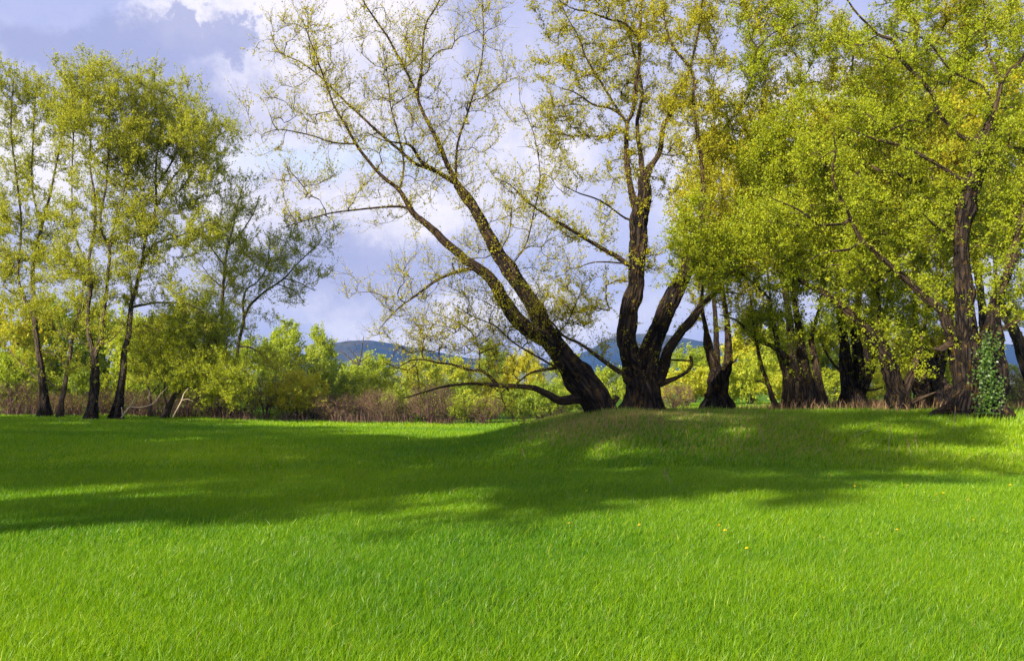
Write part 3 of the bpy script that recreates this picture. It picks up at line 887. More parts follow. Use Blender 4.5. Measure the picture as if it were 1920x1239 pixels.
def triple_willow():
    t = Tree('triple_willow', 'three stemmed dark willow standing in tan dry grass, behind the clump', 'tree', 105, Y=34.0, leaf=LEAF_OLIVE)
    t.limb([(1600, 770, 50), (1598, 745, 42), (1590, 707, 28), (1585, 652, 21), (1584, 620, 18), (1575, 540, 14), (1585, 440, 10), (1590, 300, 7), (1600, 100, 5)], 0, dz=0.4, name='trunk', base=True, lumps=0.4)
    t.limb([(1604, 748, 40), (1608, 707, 26), (1606, 652, 21), (1603, 620, 19), (1610, 560, 14), (1625, 460, 10), (1640, 330, 7), (1650, 180, 4)], 0, dz=0.9)
    t.limb([(1606, 745, 34), (1622, 715, 22), (1634, 690, 18), (1640, 672, 15), (1650, 630, 11), (1665, 560, 8), (1680, 470, 5)], 0, dz=-0.5)
    t.limb([(1586, 715, 12), (1572, 692, 8), (1552, 668, 7), (1537, 634, 6), (1520, 600, 3)], 0, dz=-0.6)
    t.limb([(1616, 736, 9), (1634, 731, 7), (1655, 726, 5)], 0, dz=-0.4, name='stub', grow=False, blunt=True)
    tg = [t.near(40, 0.4, 1.0, 3.0, 0.4)]
    for q in [(1560, 520, 80, 70, 50), (1600, 400, 100, 100, 80), (1660, 520, 70, 70, 44), (1620, 230, 120, 120, 90), (1560, 80, 130, 120, 80), (1680, 60, 120, 120, 80), (1640, 580, 50, 30, 8)]:
        tg.append(t.blob(*q[:4], q[4], ryd=2.6, dY=0.8))
    t.grow(np.vstack(tg), maxlen=7)
    t.build(twig_every=0.055, twig_len=(0.25, 0.8), leaf_n=20, leaf_size=0.066, tuft=10)


def arching_willow():
    t = Tree('arching_willow', 'shaggy leafy willow with low fork whose main limb arches up to the left', 'tree', 106, Y=30.0, leaf=LEAF_GREEN)
    t.limb([(1684, 774, 40), (1681, 752, 34), (1674, 716, 30), (1660, 674, 27), (1645, 639, 24), (1626, 615, 21), (1606, 594, 19), (1581, 571, 16), (1560, 556, 15), (1542, 545, 14), (1510, 531, 10), (1487, 520, 7), (1450, 505, 4)], 0, dz=-1.2, name='trunk', base=True, lumps=0.7)
    t.limb([(1682, 752, 26), (1700, 725, 22), (1712, 700, 20), (1722, 660, 14), (1735, 600, 9), (1740, 540, 5)], 0, dz=0.4)
    t.limb([(1645, 639, 14), (1650, 590, 11), (1645, 520, 9), (1655, 440, 7), (1670, 340, 4)], 0, dz=-0.8)
    t.limb([(1690, 766, 16), (1715, 752, 12), (1738, 742, 9), (1752, 736, 5)], 0, dz=-0.5, name='root', grow=False)
    tg = [t.near(90, 0.3, 0.9, 2.2, 0.3)]
    for q in [(1560, 600, 60, 36, 14), (1620, 540, 80, 50, 34), (1520, 470, 100, 70, 70), (1600, 420, 90, 80, 70), (1680, 460, 80, 90, 60), (1665, 630, 40, 40, 10), (1500, 350, 100, 80, 70), (1640, 270, 110, 100, 80), (1720, 560, 50, 60, 24)]:
        tg.append(t.blob(*q[:4], q[4], ryd=2.2, dY=0.3))
    t.grow(np.vstack(tg), maxlen=6)
    t.build(twig_every=0.055, twig_len=(0.25, 0.8), leaf_n=20, leaf_size=0.066, tuft=40)


def ragged_willow():
    t = Tree('ragged_willow', 'stout ragged willow trunk beside a leaning log, left of the great willow', 'tree', 107, Y=32.0, leaf=LEAF_OLIVE)
    t.limb([(1752, 772, 66), (1750, 750, 56), (1740, 707, 42), (1730, 665, 28), (1723, 626, 17), (1719, 594, 14), (1716, 497, 11), (1713, 420, 9), (1705, 300, 7), (1715, 150, 5), (1720, 0, 3)], 0, dz=0.8, name='trunk', base=True, lumps=1.0)
    t.limb([(1742, 715, 30), (1760, 680, 22), (1772, 640, 14), (1780, 590, 8), (1785, 520, 5)], 0, dz=0.9)
    t.limb([(1758, 745, 34), (1774, 735, 26), (1780, 722, 14)], 0, dz=-0.3, name='stub', grow=False, blunt=True)
    tg = [t.near(60, 0.3, 0.9, 2.0, 0.3)]
    for q in [(1720, 600, 60, 70, 40), (1740, 480, 90, 90, 60), (1700, 330, 110, 110, 90), (1740, 160, 120, 120, 90), (1755, 650, 30, 40, 8), (1760, 0, 140, 90, 80)]:
        tg.append(t.blob(*q[:4], q[4], ryd=2.6, dY=1.0))
    t.grow(np.vstack(tg), maxlen=7)
    t.build(twig_every=0.055, twig_len=(0.25, 0.8), leaf_n=20, leaf_size=0.066, tuft=22)


def great_willow():
    t = Tree('great_willow', 'greatest willow of the bank with one long limb slanting up left', 'tree', 108, Y=28.0, leaf=LEAF_GREEN)
    t.limb([(1800, 776, 52), (1806, 750, 46), (1810, 723, 44), (1805, 678, 52), (1804, 650, 50), (1807, 626, 38), (1804, 581, 31), (1801, 529, 29), (1797, 481, 27), (1800, 439, 27), (1807, 400, 29), (1814, 375, 29), (1828, 327, 30), (1838, 280, 24), (1844, 250, 19), (1863, 207, 13),
            (1870, 183, 12), (1877, 153, 11), (1897, 130, 10), (1917, 110, 9), (1940, 40, 6), (1950, -40, 3)], 0, dz=0.3, name='trunk', base=True, lumps=0.6)
    t.limb([(1800, 655, 36), (1784, 628, 28), (1772, 605, 23), (1758, 581, 19), (1729, 558, 17), (1697, 529, 16), (1674, 506, 14), (1652, 487, 13), (1626, 461, 12), (1611, 446, 11), (1597, 416, 10), (1583, 383, 9), (1563, 347, 8), (1561, 317, 7), (1567, 287, 6), (1563, 253, 4)], 0, dz=-2.0)
    t.limb([(1613, 453, 8), (1595, 466, 7), (1574, 470, 7), (1542, 475, 5), (1515, 490, 3)], 0, dz=-0.6)
    t.limb([(1595, 412, 9), (1584, 418, 9), (1560, 421, 8), (1536, 421, 8), (1515, 405, 7), (1490, 390, 5), (1450, 373, 3)], 0, dz=-0.9)
    t.limb([(1877, 153, 8), (1868, 132, 7), (1860, 117, 7), (1850, 83, 6), (1848, 40, 4), (1840, -30, 2)], 0, dz=0.9)
    t.limb([(1815, 345, 13), (1795, 332, 11), (1760, 311, 11), (1727, 291, 11), (1693, 274, 10), (1660, 267, 9), (1627, 257, 6), (1590, 240, 3)], 0, dz=-1.2)
    t.limb([(1842, 262, 12), (1815, 262, 10), (1790, 246, 10), (1757, 210, 11), (1747, 177, 12), (1713, 137, 12), (1687, 110, 10), (1673, 77, 9), (1647, 67, 8), (1627, 47, 7), (1600, 17, 5), (1570, -30, 3)], 0, dz=-1.6)
    t.limb([(1850, 205, 8), (1845, 165, 7), (1800, 143, 6), (1773, 123, 5), (1750, 90, 5), (1720, 67, 4), (1690, 58, 3)], 0, dz=-0.8)
    t.limb([(1798, 455, 10), (1780, 440, 8), (1755, 425, 6), (1730, 400, 4)], 0, dz=-1.0)
    t.limb([(1790, 762, 30), (1768, 768, 20), (1742, 778, 9)], 0, dz=-0.5, name='root', grow=False)
    t.limb([(1822, 765, 28), (1840, 775, 16), (1856, 784, 7)], 0, dz=-0.6, name='root', grow=False)
    t.limb([(1776, 650, 20), (1762, 655, 15), (1754, 652, 8)], 0, dz=-0.3, name='stub', grow=False, blunt=True)
    # tangle of bare reddish shoots on the trunk
    rr = np.random.RandomState(5)
    tg = [t.near(40, 0.3, 0.9, 4.0, 0.3)]
    for q in [(1560, 250, 110, 100, 90), (1480, 400, 90, 60, 50), (1560, 500, 90, 60, 50), (1680, 400, 100, 90, 80), (1700, 200, 120, 110, 100), (1620, 50, 130, 110, 100), (1780, 60, 130, 120, 90), (1880, 20, 110, 120, 70),
              (1760, 500, 70, 80, 40), (1760, 350, 60, 70, 36), (1890, 300, 70, 100, 50), (1860, 430, 60, 80, 36), (1480, 280, 80, 70, 40), (1960, 200, 80, 160, 50)]:
        tg.append(t.blob(*q[:4], q[4], ryd=2.2, dY=1.7))
    t.grow(np.vstack(tg), maxlen=6)
    c = P(1835, 300, 27.7)
    for k in range(26):
        a = rr.uniform(0, 6.28)
        e = c + np.array([math.cos(a) * rr.uniform(0.2, 1.0), -rr.uniform(0.1, 0.7), rr.uniform(-0.9, 0.6)])
        mid = (c + e) / 2 + np.array([0, -0.25, rr.uniform(0, 0.3)])
        t.add(np.array([c + rr.normal(0, 0.12, 3), mid, e]), np.array([0.016, 0.011, 0.005]), name='bare_shoot', grow=False)
    t.build(twig_every=0.055, twig_len=(0.25, 0.8), leaf_n=20, leaf_size=0.066, tuft=12)


def ivy_willow():
    t = Tree('ivy_willow', 'dark willow with bright ivy climbing its base, at the right end of the bank', 'tree', 109, Y=27.4, leaf=LEAF_GREEN)
    t.limb([(1860, 774, 50), (1862, 750, 42), (1866, 720, 44), (1868, 700, 44), (1863, 658, 36), (1865, 610, 27), (1874, 561, 23), (1891, 523, 19), (1904, 481, 18), (1912, 445, 16), (1925, 380, 12), (1940, 280, 8), (1950, 150, 5)], 0, dz=0.3, name='trunk', base=True, lumps=1.0)
    t.limb([(1873, 625, 14), (1897, 607, 12), (1925, 590, 9), (1960, 560, 5)], 0, dz=-0.4)
    t.limb([(1858, 645, 14), (1842, 632, 12), (1825, 638, 11)], 0, dz=0.3)
    t.limb([(1876, 735, 20), (1888, 715, 16), (1885, 700, 8)], 0, dz=-0.1, name='stub', grow=False, blunt=True)
    tg = [t.near(40, 0.3, 0.9, 3.5, 0.3)]
    for q in [(1900, 560, 50, 50, 24), (1920, 440, 70, 80, 40), (1940, 300, 80, 110, 50), (1950, 120, 90, 120, 50), (1850, 560, 50, 50, 16), (1960, 500, 60, 80, 20)]:
        tg.append(t.blob(*q[:4], q[4], ryd=2.0))
    t.grow(np.vstack(tg), maxlen=6)
    root = t.build(twig_every=0.055, twig_len=(0.25, 0.8), leaf_n=20, leaf_size=0.066, tuft=16)
    rr = np.random.RandomState(8)
    V, q, n = [], [], 0
    m_ = 1500
    u = rr.beta(1.6, 1.4, m_)
    py = 775 - u * 130
    kk = rr.randint(0, 16, m_)
    cxs, cus = 1850 + rr.normal(0, 13, 16), np.linspace(0.02, 1.05, 16)
    loose = rr.uniform(0, 1, m_) < 0.25
    u = np.where(loose, u, np.maximum(cus[kk] ** 1.4 + rr.normal(0, 0.09, m_), 0.0))
    py = 775 - u * 130
    px = np.where(loose, 1848 + rr.normal(0, 12, m_), cxs[kk] + rr.normal(0, 6, m_))
    Yv = 27.0 - np.abs(rr.normal(0, 0.14, m_)) + 0.004 * np.abs(px - 1862)
    C = np.stack([(px - CX) / FPX * Yv, Yv, EYE + (HY - py) / FPX * Yv], -1)
    nr = norm(rr.normal(0, 1, (m_, 3)) * 0.6 + np.array([-0.3, -0.9, 0.5]))
    ax = norm(np.cross(nr, rr.normal(0, 1, (m_, 3))))
    sd = np.cross(nr, ax)
    S = 0.036 * rr.uniform(0.6, 1.3, (m_, 1))
    V = np.stack([C - ax * S, C + sd * S * 0.8, C + ax * S, C - sd * S * 0.8], 1).reshape(-1, 3)
    mesh_obj('ivy', V - t.root, [(np.arange(m_ * 4).reshape(-1, 4), 0, False)], [LEAF_IVY], root, face_attr={'tint': rr.uniform(0, 1, m_)})


def edge_willow():
    t = Tree('slanting_willow', 'pale barked willow trunk slanting up left at the right edge, behind the ivy willow', 'tree', 110, Y=36.0, leaf=LEAF_GREEN, bark=BARK_GREY)
    t.limb([(1968, 790, 30), (1945, 735, 26), (1920, 668, 24), (1903, 620, 22), (1884, 587, 20), (1870, 540, 14), (1865, 470, 10), (1860, 350, 7), (1850, 200, 4)], 0, dz=0.3, name='trunk', base=True)
    tg = [t.near(20, 0.5, 1.2, 4, 0.4)]
    for q in [(1850, 440, 90, 90, 60), (1900, 300, 110, 120, 80), (1960, 600, 80, 80, 40), (1850, 130, 130, 130, 80)]:
        tg.append(t.blob(*q[:4], q[4], ryd=2.6, dY=0.5))
    t.grow(np.vstack(tg), maxlen=7)
    t.build(twig_every=0.07, leaf_n=14, leaf_size=0.09, tuft=6)


LEAF_IVY = LEAF_DARK
for f in (leaning_poplar, forked_poplar, pollard, clump_willow, triple_willow, arching_willow, ragged_willow, great_willow, ivy_willow, edge_willow):
    f()


# ==================================================================== the trees at the left
def left_tree(name, label, seed, Y, limbs, blobs, near=40, leaf=LEAF_LEFT, tuft=8, every=0.26, ln=8, size=0.115, bark=BARK_GREY, ryd=3.0, wmax=0.2, maxlen=8):
    t = Tree(name, label, 'tree', seed, Y=Y, leaf=leaf, bark=bark)
    for i, L in enumerate(limbs):
        t.limb(L, 0, dz=None if i else 0.3, name='trunk' if i == 0 else 'limb', base=(i == 0))
    tg = [t.near(near, 0.5, 1.5, 3.0, 0.5, wmax)]
    for q in blobs:
        tg.append(t.blob(*q[:4], int(q[4] * (1.9 if q[1] < 330 else 1.3)), ryd=ryd, dY=(q[5] if len(q) > 5 else 0)))
    t.grow(np.vstack(tg), step=0.45, maxlen=maxlen, drop=1.3, tang=0.6, wander=0.06)
    return t.build(twig_every=every * 0.36, twig_len=(0.4, 1.1), leaf_n=ln * 2.9, leaf_size=size * 0.78, tuft=tuft, twig_r=0.006, up=0.5)


left_tree('poplar_tree', 'leftmost tall poplar, trunk bending left and forking high, in the shade of the left edge', 201, 55.0,
          [[(84, 780, 23), (83, 760, 21), (77, 717, 18), (68, 650, 14), (60, 593, 13), (60, 550, 11), (62, 493, 10), (80, 420, 8), (100, 340, 6), (115, 260, 4), (125, 180, 2)],
           [(60, 590, 9), (43, 550, 8), (34, 510, 7), (40, 420, 6), (30, 330, 5), (20, 240, 4), (25, 150, 2)],
           [(62, 500, 7), (75, 430, 6), (60, 350, 5), (62, 260, 4), (68, 160, 2)],
           [(78, 720, 7), (40, 680, 5), (0, 640, 4), (-40, 620, 2)],
           [(34, 510, 5), (0, 480, 4), (-50, 470, 2)]],
          [(25, 190, 38, 65, 50), (70, 190, 26, 40, 16), (110, 200, 24, 60, 20), (20, 320, 40, 70, 30), (75, 330, 50, 80, 26), (30, 450, 50, 60, 36), (110, 400, 30, 60, 16), (30, 540, 60, 40, 20), (-30, 400, 60, 160, 60)], near=40)
left_tree('poplar_tree', 'slender poplar stem leaning right between the bent trunk and the double trunk', 202, 54.0,
          [[(112, 782, 16), (114, 760, 14), (120, 723, 12), (130, 667, 10), (138, 617, 8), (150, 575, 6), (158, 520, 4), (170, 460, 2)],
           [(112, 735, 6), (95, 718, 5), (82, 700, 3), (60, 690, 2)], [(124, 700, 6), (118, 680, 4), (105, 665, 3), (80, 660, 2)], [(130, 640, 5), (115, 625, 4), (95, 610, 3), (60, 590, 2)], [(140, 610, 4), (150, 590, 3), (162, 560, 2)]],
          [(95, 600, 50, 40, 16), (145, 545, 45, 40, 24), (80, 550, 40, 40, 12), (130, 500, 40, 40, 20)], near=30, tuft=4)
left_tree('poplar_tree', 'tall double trunked poplar forking low, foremost of the left group', 203, 52.0,
          [[(170, 786, 24), (173, 762, 22), (177, 735, 20), (180, 700, 19), (180, 672, 17), (175, 650, 13), (170, 625, 12), (168, 583, 11), (172, 533, 10), (168, 483, 8), (178, 420, 7), (180, 383, 7), (170, 310, 5), (170, 250, 4), (165, 180, 2)],
           [(181, 672, 15), (188, 640, 13), (192, 610, 12), (196, 570, 10), (201, 517, 9), (204, 470, 8), (187, 417, 7), (200, 340, 6), (205, 250, 5), (206, 150, 2)],
           [(204, 470, 7), (213, 430, 6), (232, 360, 5), (245, 290, 4), (255, 180, 2)],
           [(171, 545, 6), (150, 510, 5), (120, 480, 3), (95, 460, 2)],
           [(187, 650, 6), (205, 640, 4), (225, 620, 3), (240, 600, 2)], [(178, 655, 5), (150, 640, 4), (130, 625, 3), (105, 610, 2)],
           [(180, 690, 4), (160, 685, 3), (130, 692, 2)], [(168, 500, 5), (140, 440, 4), (135, 340, 4), (140, 230, 3), (145, 150, 2)]],
          [(150, 190, 40, 55, 44), (205, 165, 38, 45, 50), (255, 190, 36, 45, 44), (180, 270, 60, 60, 66), (245, 280, 50, 60, 50), (150, 360, 50, 70, 36), (210, 380, 60, 60, 50), (200, 470, 70, 50, 36), (150, 540, 50, 40, 10), (235, 545, 40, 40, 8)], near=50, ryd=3.4)
left_tree('poplar_tree', 'straight poplar leaning slightly right with a long low bough to the right', 204, 53.0,
          [[(218, 788, 24), (221, 760, 21), (227, 715, 17), (232, 670, 15), (238, 640, 14), (243, 617, 13), (248, 577, 12), (258, 535, 10), (267, 493, 9), (275, 440, 8), (292, 395, 7), (292, 317, 6), (300, 250, 4), (305, 180, 2)],
           [(250, 578, 8), (270, 571, 7), (293, 567, 6), (333, 568, 5), (365, 575, 4), (400, 600, 2)], [(268, 500, 8), (287, 460, 7), (310, 450, 6), (333, 443, 5), (377, 427, 4), (417, 413, 2)],
           [(290, 395, 6), (320, 340, 5), (355, 300, 4), (400, 262, 3), (430, 240, 2)], [(291, 350, 6), (330, 290, 5), (345, 230, 3), (350, 200, 2)], [(250, 565, 5), (245, 530, 4), (240, 480, 3), (235, 420, 2)],
           [(240, 630, 4), (262, 610, 3), (300, 620, 2)], [(243, 617, 4), (222, 600, 3), (205, 590, 2)]],
          [(305, 190, 38, 40, 36), (335, 235, 36, 40, 34), (300, 280, 56, 56, 56), (355, 275, 36, 40, 32), (400, 258, 34, 26, 34), (385, 310, 40, 36, 36), (330, 350, 50, 44, 44), (270, 420, 50, 50, 40), (370, 430, 60, 20, 30), (330, 470, 50, 40, 22), (340, 560, 70, 26, 34), (275, 500, 40, 40, 12)], near=50, ryd=3.2)
left_tree('poplar_tree', 'crooked tree with a right reaching bough, standing out against the sky left of the hill', 205, 62.0,
          [[(436, 800, 14), (440, 740, 11), (446, 680, 10), (448, 650, 10), (455, 620, 9), (460, 598, 9), (470, 575, 8), (484, 560, 7), (500, 547, 6), (533, 523, 5), (553, 500, 4), (575, 478, 3), (600, 455, 2)],
           [(460, 598, 7), (457, 560, 6), (464, 540, 5), (483, 527, 4), (500, 500, 3), (505, 460, 2)], [(448, 653, 7), (460, 650, 6), (473, 653, 5), (490, 665, 4), (503, 682, 2)], [(533, 523, 4), (560, 530, 3), (590, 545, 2)], [(520, 534, 4), (550, 545, 3), (570, 565, 2)]],
          [(590, 450, 26, 22, 22), (560, 480, 40, 30, 26), (520, 500, 36, 30, 20), (540, 540, 40, 20, 12), (490, 470, 40, 36, 24), (470, 520, 30, 30, 16), (460, 590, 24, 20, 8), (530, 680, 40, 26, 20)], near=40, leaf=LEAF_LEFT, ryd=2.4, ln=6, every=0.24, tuft=6)
left_tree('poplar_tree', 'thin upright tree with airy crown between the dense poplars and the crooked tree', 206, 60.0,
          [[(412, 800, 13), (415, 700, 11), (417, 600, 10), (418, 550, 9), (423, 500, 8), (428, 465, 7), (436, 430, 5), (445, 390, 3), (455, 350, 2)],
           [(423, 500, 5), (400, 470, 4), (382, 440, 3), (375, 400, 2)], [(428, 465, 5), (450, 440, 4), (475, 400, 3), (485, 370, 2)], [(420, 540, 5), (395, 520, 4), (380, 500, 2)]],
          [(455, 370, 38, 24, 24), (440, 420, 50, 40, 40), (400, 450, 40, 40, 28), (440, 490, 50, 36, 30), (390, 520, 40, 50, 26), (420, 570, 40, 36, 16)], near=30, ryd=2.4, ln=6, every=0.25, tuft=5)
left_tree('bushy_willow', 'low dark green spreading willow with slanting stems under the long bough', 207, 56.0,
          [[(311, 786, 17), (316, 770, 15), (330, 742, 13), (345, 728, 10), (358, 720, 8), (375, 690, 6), (390, 650, 4), (400, 610, 2)],
           [(330, 742, 9), (345, 716, 7), (352, 690, 5), (350, 640, 3), (340, 600, 2)], [(345, 730, 6), (370, 715, 5), (400, 705, 4), (440, 700, 2)], [(318, 766, 6), (308, 740, 5), (310, 700, 4), (300, 660, 2)]],
          [(350, 640, 50, 50, 60), (410, 640, 50, 50, 70), (390, 700, 60, 40, 70), (440, 700, 36, 36, 40), (300, 660, 40, 40, 30), (370, 590, 50, 30, 30)], near=30, leaf=LEAF_GREEN, ryd=2.8, ln=9, every=0.22)
left_tree('young_willow', 'small dark stem in the thicket just right of the straight poplar', 208, 57.0,
          [[(283, 788, 12), (282, 765, 10), (280, 735, 8), (276, 710, 5), (282, 680, 3), (290, 650, 2)], [(281, 740, 4), (295, 725, 3), (310, 705, 2)]],
          [(285, 660, 30, 36, 26), (270, 620, 36, 30, 22)], near=12, ln=8, tuft=4)


# ==================================================================== templates: shrubs and the woods behind
def dome_plant(name, label, cat, seed, h, rx, n, stems, leaf, bark, leaf_n=8, size=0.11, every=0.28, low=0.25, twig=(0.25, 0.7), group=None, upright=0.0):
    t = Tree(name, label, cat, seed, Y=20, leaf=leaf, bark=bark, group=group)
    rng = t.rng
    for k in range(stems):
        a = k * 2.4 + rng.uniform(-0.4, 0.4)
        lean = rng.uniform(0.05, 0.35) * rx
        top = h * rng.uniform(0.35, 0.6)
        x, y = math.cos(a), math.sin(a)
        W = np.array([[x * 0.1, y * 0.1, -0.3], [x * 0.16, y * 0.16, 0.1], [x * lean * 0.5, y * lean * 0.5, top * 0.5], [x * lean, y * lean, top]])
        r0 = 0.014 * h if stems > 1 else 0.017 * h
        t.add(W, np.array([r0 * 1.3, r0 * 1.1, r0 * 0.8, r0 * 0.5]), -1, 'trunk' if stems == 1 else 'stem', base=(stems == 1))
    if stems == 1:
        # carry the leader up
        j = len(t.pos) - 1
        W = np.array([t.pos[j], [rng.uniform(-0.2, 0.2), rng.uniform(-0.2, 0.2), h * 0.7], [rng.uniform(-0.3, 0.3), 0, h * 0.95]])
        t.add(W, np.array([0.011 * h, 0.007 * h, 0.003 * h]), j, 'limb')
    b = t.ball(n, 0.45)
    # lumpy outline: several overlapping lobes
    lobes = norm(rng.normal(0, 1, (7, 3)))
    amp = 1 + 0.22 * np.max(b @ lobes.T, axis=1, keepdims=True) - 0.15
    tg = b * amp * np.array([rx, rx, h * (1 - low) / 2]) + np.array([0, 0, h * (1 + low) / 2])
    if upright:
        tg[:, :2] *= (1.15 - upright * (tg[:, 2:3] / h))
    t.grow(tg, step=0.35, drop=1.0, maxlen=99)
    return t.build(twig_every=every * 0.42, twig_len=twig, leaf_n=leaf_n * 1.9, leaf_size=size * 1.2, twig_r=0.005, up=0.5, tip_only=0.2)


GB = 'shrubs along the far edge of the meadow'
GT = 'trees of the wood behind the meadow'
GR = 'trees standing behind the bank of old willows'
shrubA = dome_plant('shrub', 'pale green leafy shrub', 'shrub', 301, 3.2, 2.0, 130, 7, LEAF_BUSH, BARK_GREY, 9, 0.13, 0.26, 0.12, group=GB)
shrubB = dome_plant('shrub', 'round shrub', 'shrub', 302, 2.6, 1.9, 110, 6, LEAF_BUSH, BARK_GREY, 8, 0.11, 0.24, 0.10, group=GB)
shrubC = dome_plant('bare_shrub', 'bare shrub', 'shrub', 303, 2.4, 1.7, 190, 11, LEAF_BUSH, BARK_RED, 0.35, 0.06, 0.10, 0.08, (0.35, 0.9), group=GB)
willowA = dome_plant('willow_tree', 'round willow', 'tree', 304, 7.0, 3.2, 230, 4, LEAF_BUSH, BARK_GREY, 9, 0.17, 0.34, 0.12, (0.4, 1.0), group=GT)
poplarA = dome_plant('poplar_tree', 'young poplar', 'tree', 305, 9.5, 2.2, 210, 1, LEAF_BUSH, BARK_GREY, 8, 0.18, 0.36, 0.18, (0.4, 1.0), group=GT, upright=0.3)
poplarB = dome_plant('poplar_tree', 'tall poplar', 'tree', 306, 18.0, 4.4, 420, 1, LEAF_OLIVE, BARK, 8, 0.16, 0.36, 0.40, (0.5, 1.2), group=GR, upright=0.25)
TEMPL = {}


def place(tpl, key, px, Y, sx, sz, rz, label, group=None):
    x = (px - CX) / FPX * Y
    z = float(ground_z(x, Y)) - 0.05
    if key not in TEMPL:
        o = tpl
        TEMPL[key] = o
        o.location, o.rotation_euler, o.scale = (x, Y, z), (0, 0, rz), (sx, sx, sz)
        o['label'] = label
    else:
        o = copy_tree(TEMPL[key], (x, Y, z), rz, (sx, sz), label)
    if group:
        o['group'] = group
    return o


# shrubs at the meadow's far edge, left to right
for a in [(shrubA, 'A', 30, 60, 1.0, 1.25, 'dark green shrub at the left edge behind the bent trunk'),
          (shrubA, 'A', 140, 62, 0.9, 1.0, 'green shrub showing between the slender stem and the double trunk'),
          (shrubB, 'B', 205, 63, 0.9, 1.0, 'yellow green shrub between the double trunk and the straight poplar'),
          (shrubB, 'B', 262, 65, 1.0, 1.2, 'yellow green shrub behind the bleached fallen branch'),
          (shrubC, 'C', 20, 58, 1.3, 0.9, 'bare purple brown shrub in deep shade at the left edge'),
          (shrubC, 'C', 142, 58.5, 0.7, 0.62, 'low bare reddish shrub between the slender stem and the double trunk'),
          (shrubC, 'C', 193, 59, 0.6, 0.7, 'low bare reddish shrub left of the straight poplar'),
          (shrubC, 'C', 405, 60, 1.2, 0.9, 'bare reddish shrub below the low dark willow'),
          (shrubC, 'C', 500, 61, 0.9, 1.2, 'tall bare dark shrub left of the pale leafy shrub'),
          (shrubA, 'A', 553, 61, 1.05, 1.0, 'pale green shrub with distinct leaves hanging over bare stems'),
          (shrubC, 'C', 630, 60.5, 1.1, 0.75, 'low spreading bare brown shrub under the green willows'),
          (shrubA, 'A', 620, 66, 1.1, 1.25, 'large light green shrub beside the pale leafy shrub'),
          (shrubC, 'C', 712, 61, 0.85, 0.9, 'bare brown shrub left of the dark green bush'),
          (shrubB, 'B', 745, 63, 0.62, 0.95, 'small dense dark green bush under the golden bough tip'),
          (shrubC, 'C', 806, 61, 1.0, 1.15, 'rounded bare reddish brown shrub under the lowest bough tip'),
          (shrubB, 'B', 880, 64, 1.0, 0.85, 'tan green shrub below the leaning poplar'),
          (shrubC, 'C', 905, 63, 0.9, 0.8, 'thin bare shrub in front of the tan green shrub'),
          (shrubB, 'B', 965, 66, 0.8, 1.05, 'bright yellow shrub below the lowest bough of the leaning poplar'),
          (shrubA, 'A', 1010, 66, 0.8, 0.9, 'green shrub right of the bright yellow one'),
          (shrubB, 'B', 1050, 70, 0.9, 1.0, 'lime green shrub left of the leaning trunk'),
          (shrubA, 'A', 1150, 80, 1.0, 1.05, 'sunny yellow green shrub in the gap between the leaning and forked trunks'),
          (shrubB, 'B', 1285, 60, 1.1, 1.1, 'yellow green shrub right of the forked tree'),
          (shrubA, 'A', 1405, 58, 0.9, 1.0, 'lime shrub right of the pollard willow'),
          (shrubC, 'C', 1262, 48, 0.7, 0.6, 'bare brown shrub right of the forked trunk base'),
          (shrubB, 'B', 1645, 50, 0.8, 0.9, 'lime shrub in the gap right of the three stemmed willow'),
          (shrubA, 'A', 1710, 56, 0.8, 0.9, 'green shrub behind the arching willow'),
          (shrubC, 'C', 1925, 38, 0.8, 0.7, 'bare twiggy shrub at the right edge beside the ivy'),
          (shrubB, 'B', 1900, 60, 1.1, 0.9, 'yellow green shrub far behind the ivy willow'),
          (shrubA, 'A', 75, 66, 1.1, 0.9, 'green shrub between the bent trunk and the slender stem'),
          (shrubC, 'C', 95, 58.5, 0.8, 0.6, 'low bare shrub between the bent trunk and the slender stem'),
          (shrubC, 'C', 255, 60, 0.9, 0.7, 'bare shrub behind the bleached forked branch'),
          (shrubA, 'A', 310, 67, 1.1, 0.9, 'green shrub behind the low dark willow'),
          (shrubC, 'C', 350, 61, 1.0, 0.7, 'bare shrub at the foot of the low dark willow'),
          (shrubB, 'B', 385, 66, 1.2, 0.9, 'yellow green shrub right of the low dark willow'),
          (shrubB, 'B', 450, 64, 1.2, 0.8, 'green shrub hiding the foot of the crooked tree'),
          (shrubC, 'C', 565, 62, 1.1, 0.55, 'low bare shrub under the pale leafy shrub'),
          (shrubB, 'B', 585, 68, 1.1, 1.1, 'light green shrub behind the pale leafy shrub'),
          (shrubA, 'A', 680, 66, 1.2, 1.0, 'light green shrub below the bare dead tree'),
          (shrubC, 'C', 675, 62, 0.8, 0.6, 'low bare shrub below the bare dead tree'),
          (shrubC, 'C', 755, 62, 0.8, 0.6, 'bare shrub between the dark green bush and the rounded brown one'),
          (shrubA, 'A', 770, 68, 1.1, 0.9, 'green shrub behind the rounded brown one'),
          (shrubA, 'A', 840, 70, 1.2, 0.9, 'green shrub behind and right of the rounded brown one'),
          (shrubA, 'A', 925, 72, 1.2, 1.0, 'yellow green shrub behind the thin bare one'),
          (shrubC, 'C', 1030, 66, 0.7, 0.7, 'bare pale stemmed shrub left of the leaning trunk base'),
          (shrubA, 'A', 1090, 76, 1.1, 0.9, 'green shrub showing under the leaning trunk'),
          (shrubA, 'A', 1345, 62, 1.2, 0.8, 'yellow green shrub behind the pollard willow'),
          (shrubB, 'B', 1480, 56, 1.1, 0.8, 'yellow green shrub behind the clump willow'),
          (shrubB, 'B', 1560, 55, 1.1, 0.8, 'lime shrub between the clump and the three stemmed willow'),
          (shrubA, 'A', 1790, 58, 1.1, 0.9, 'green shrub behind the great willow')]:
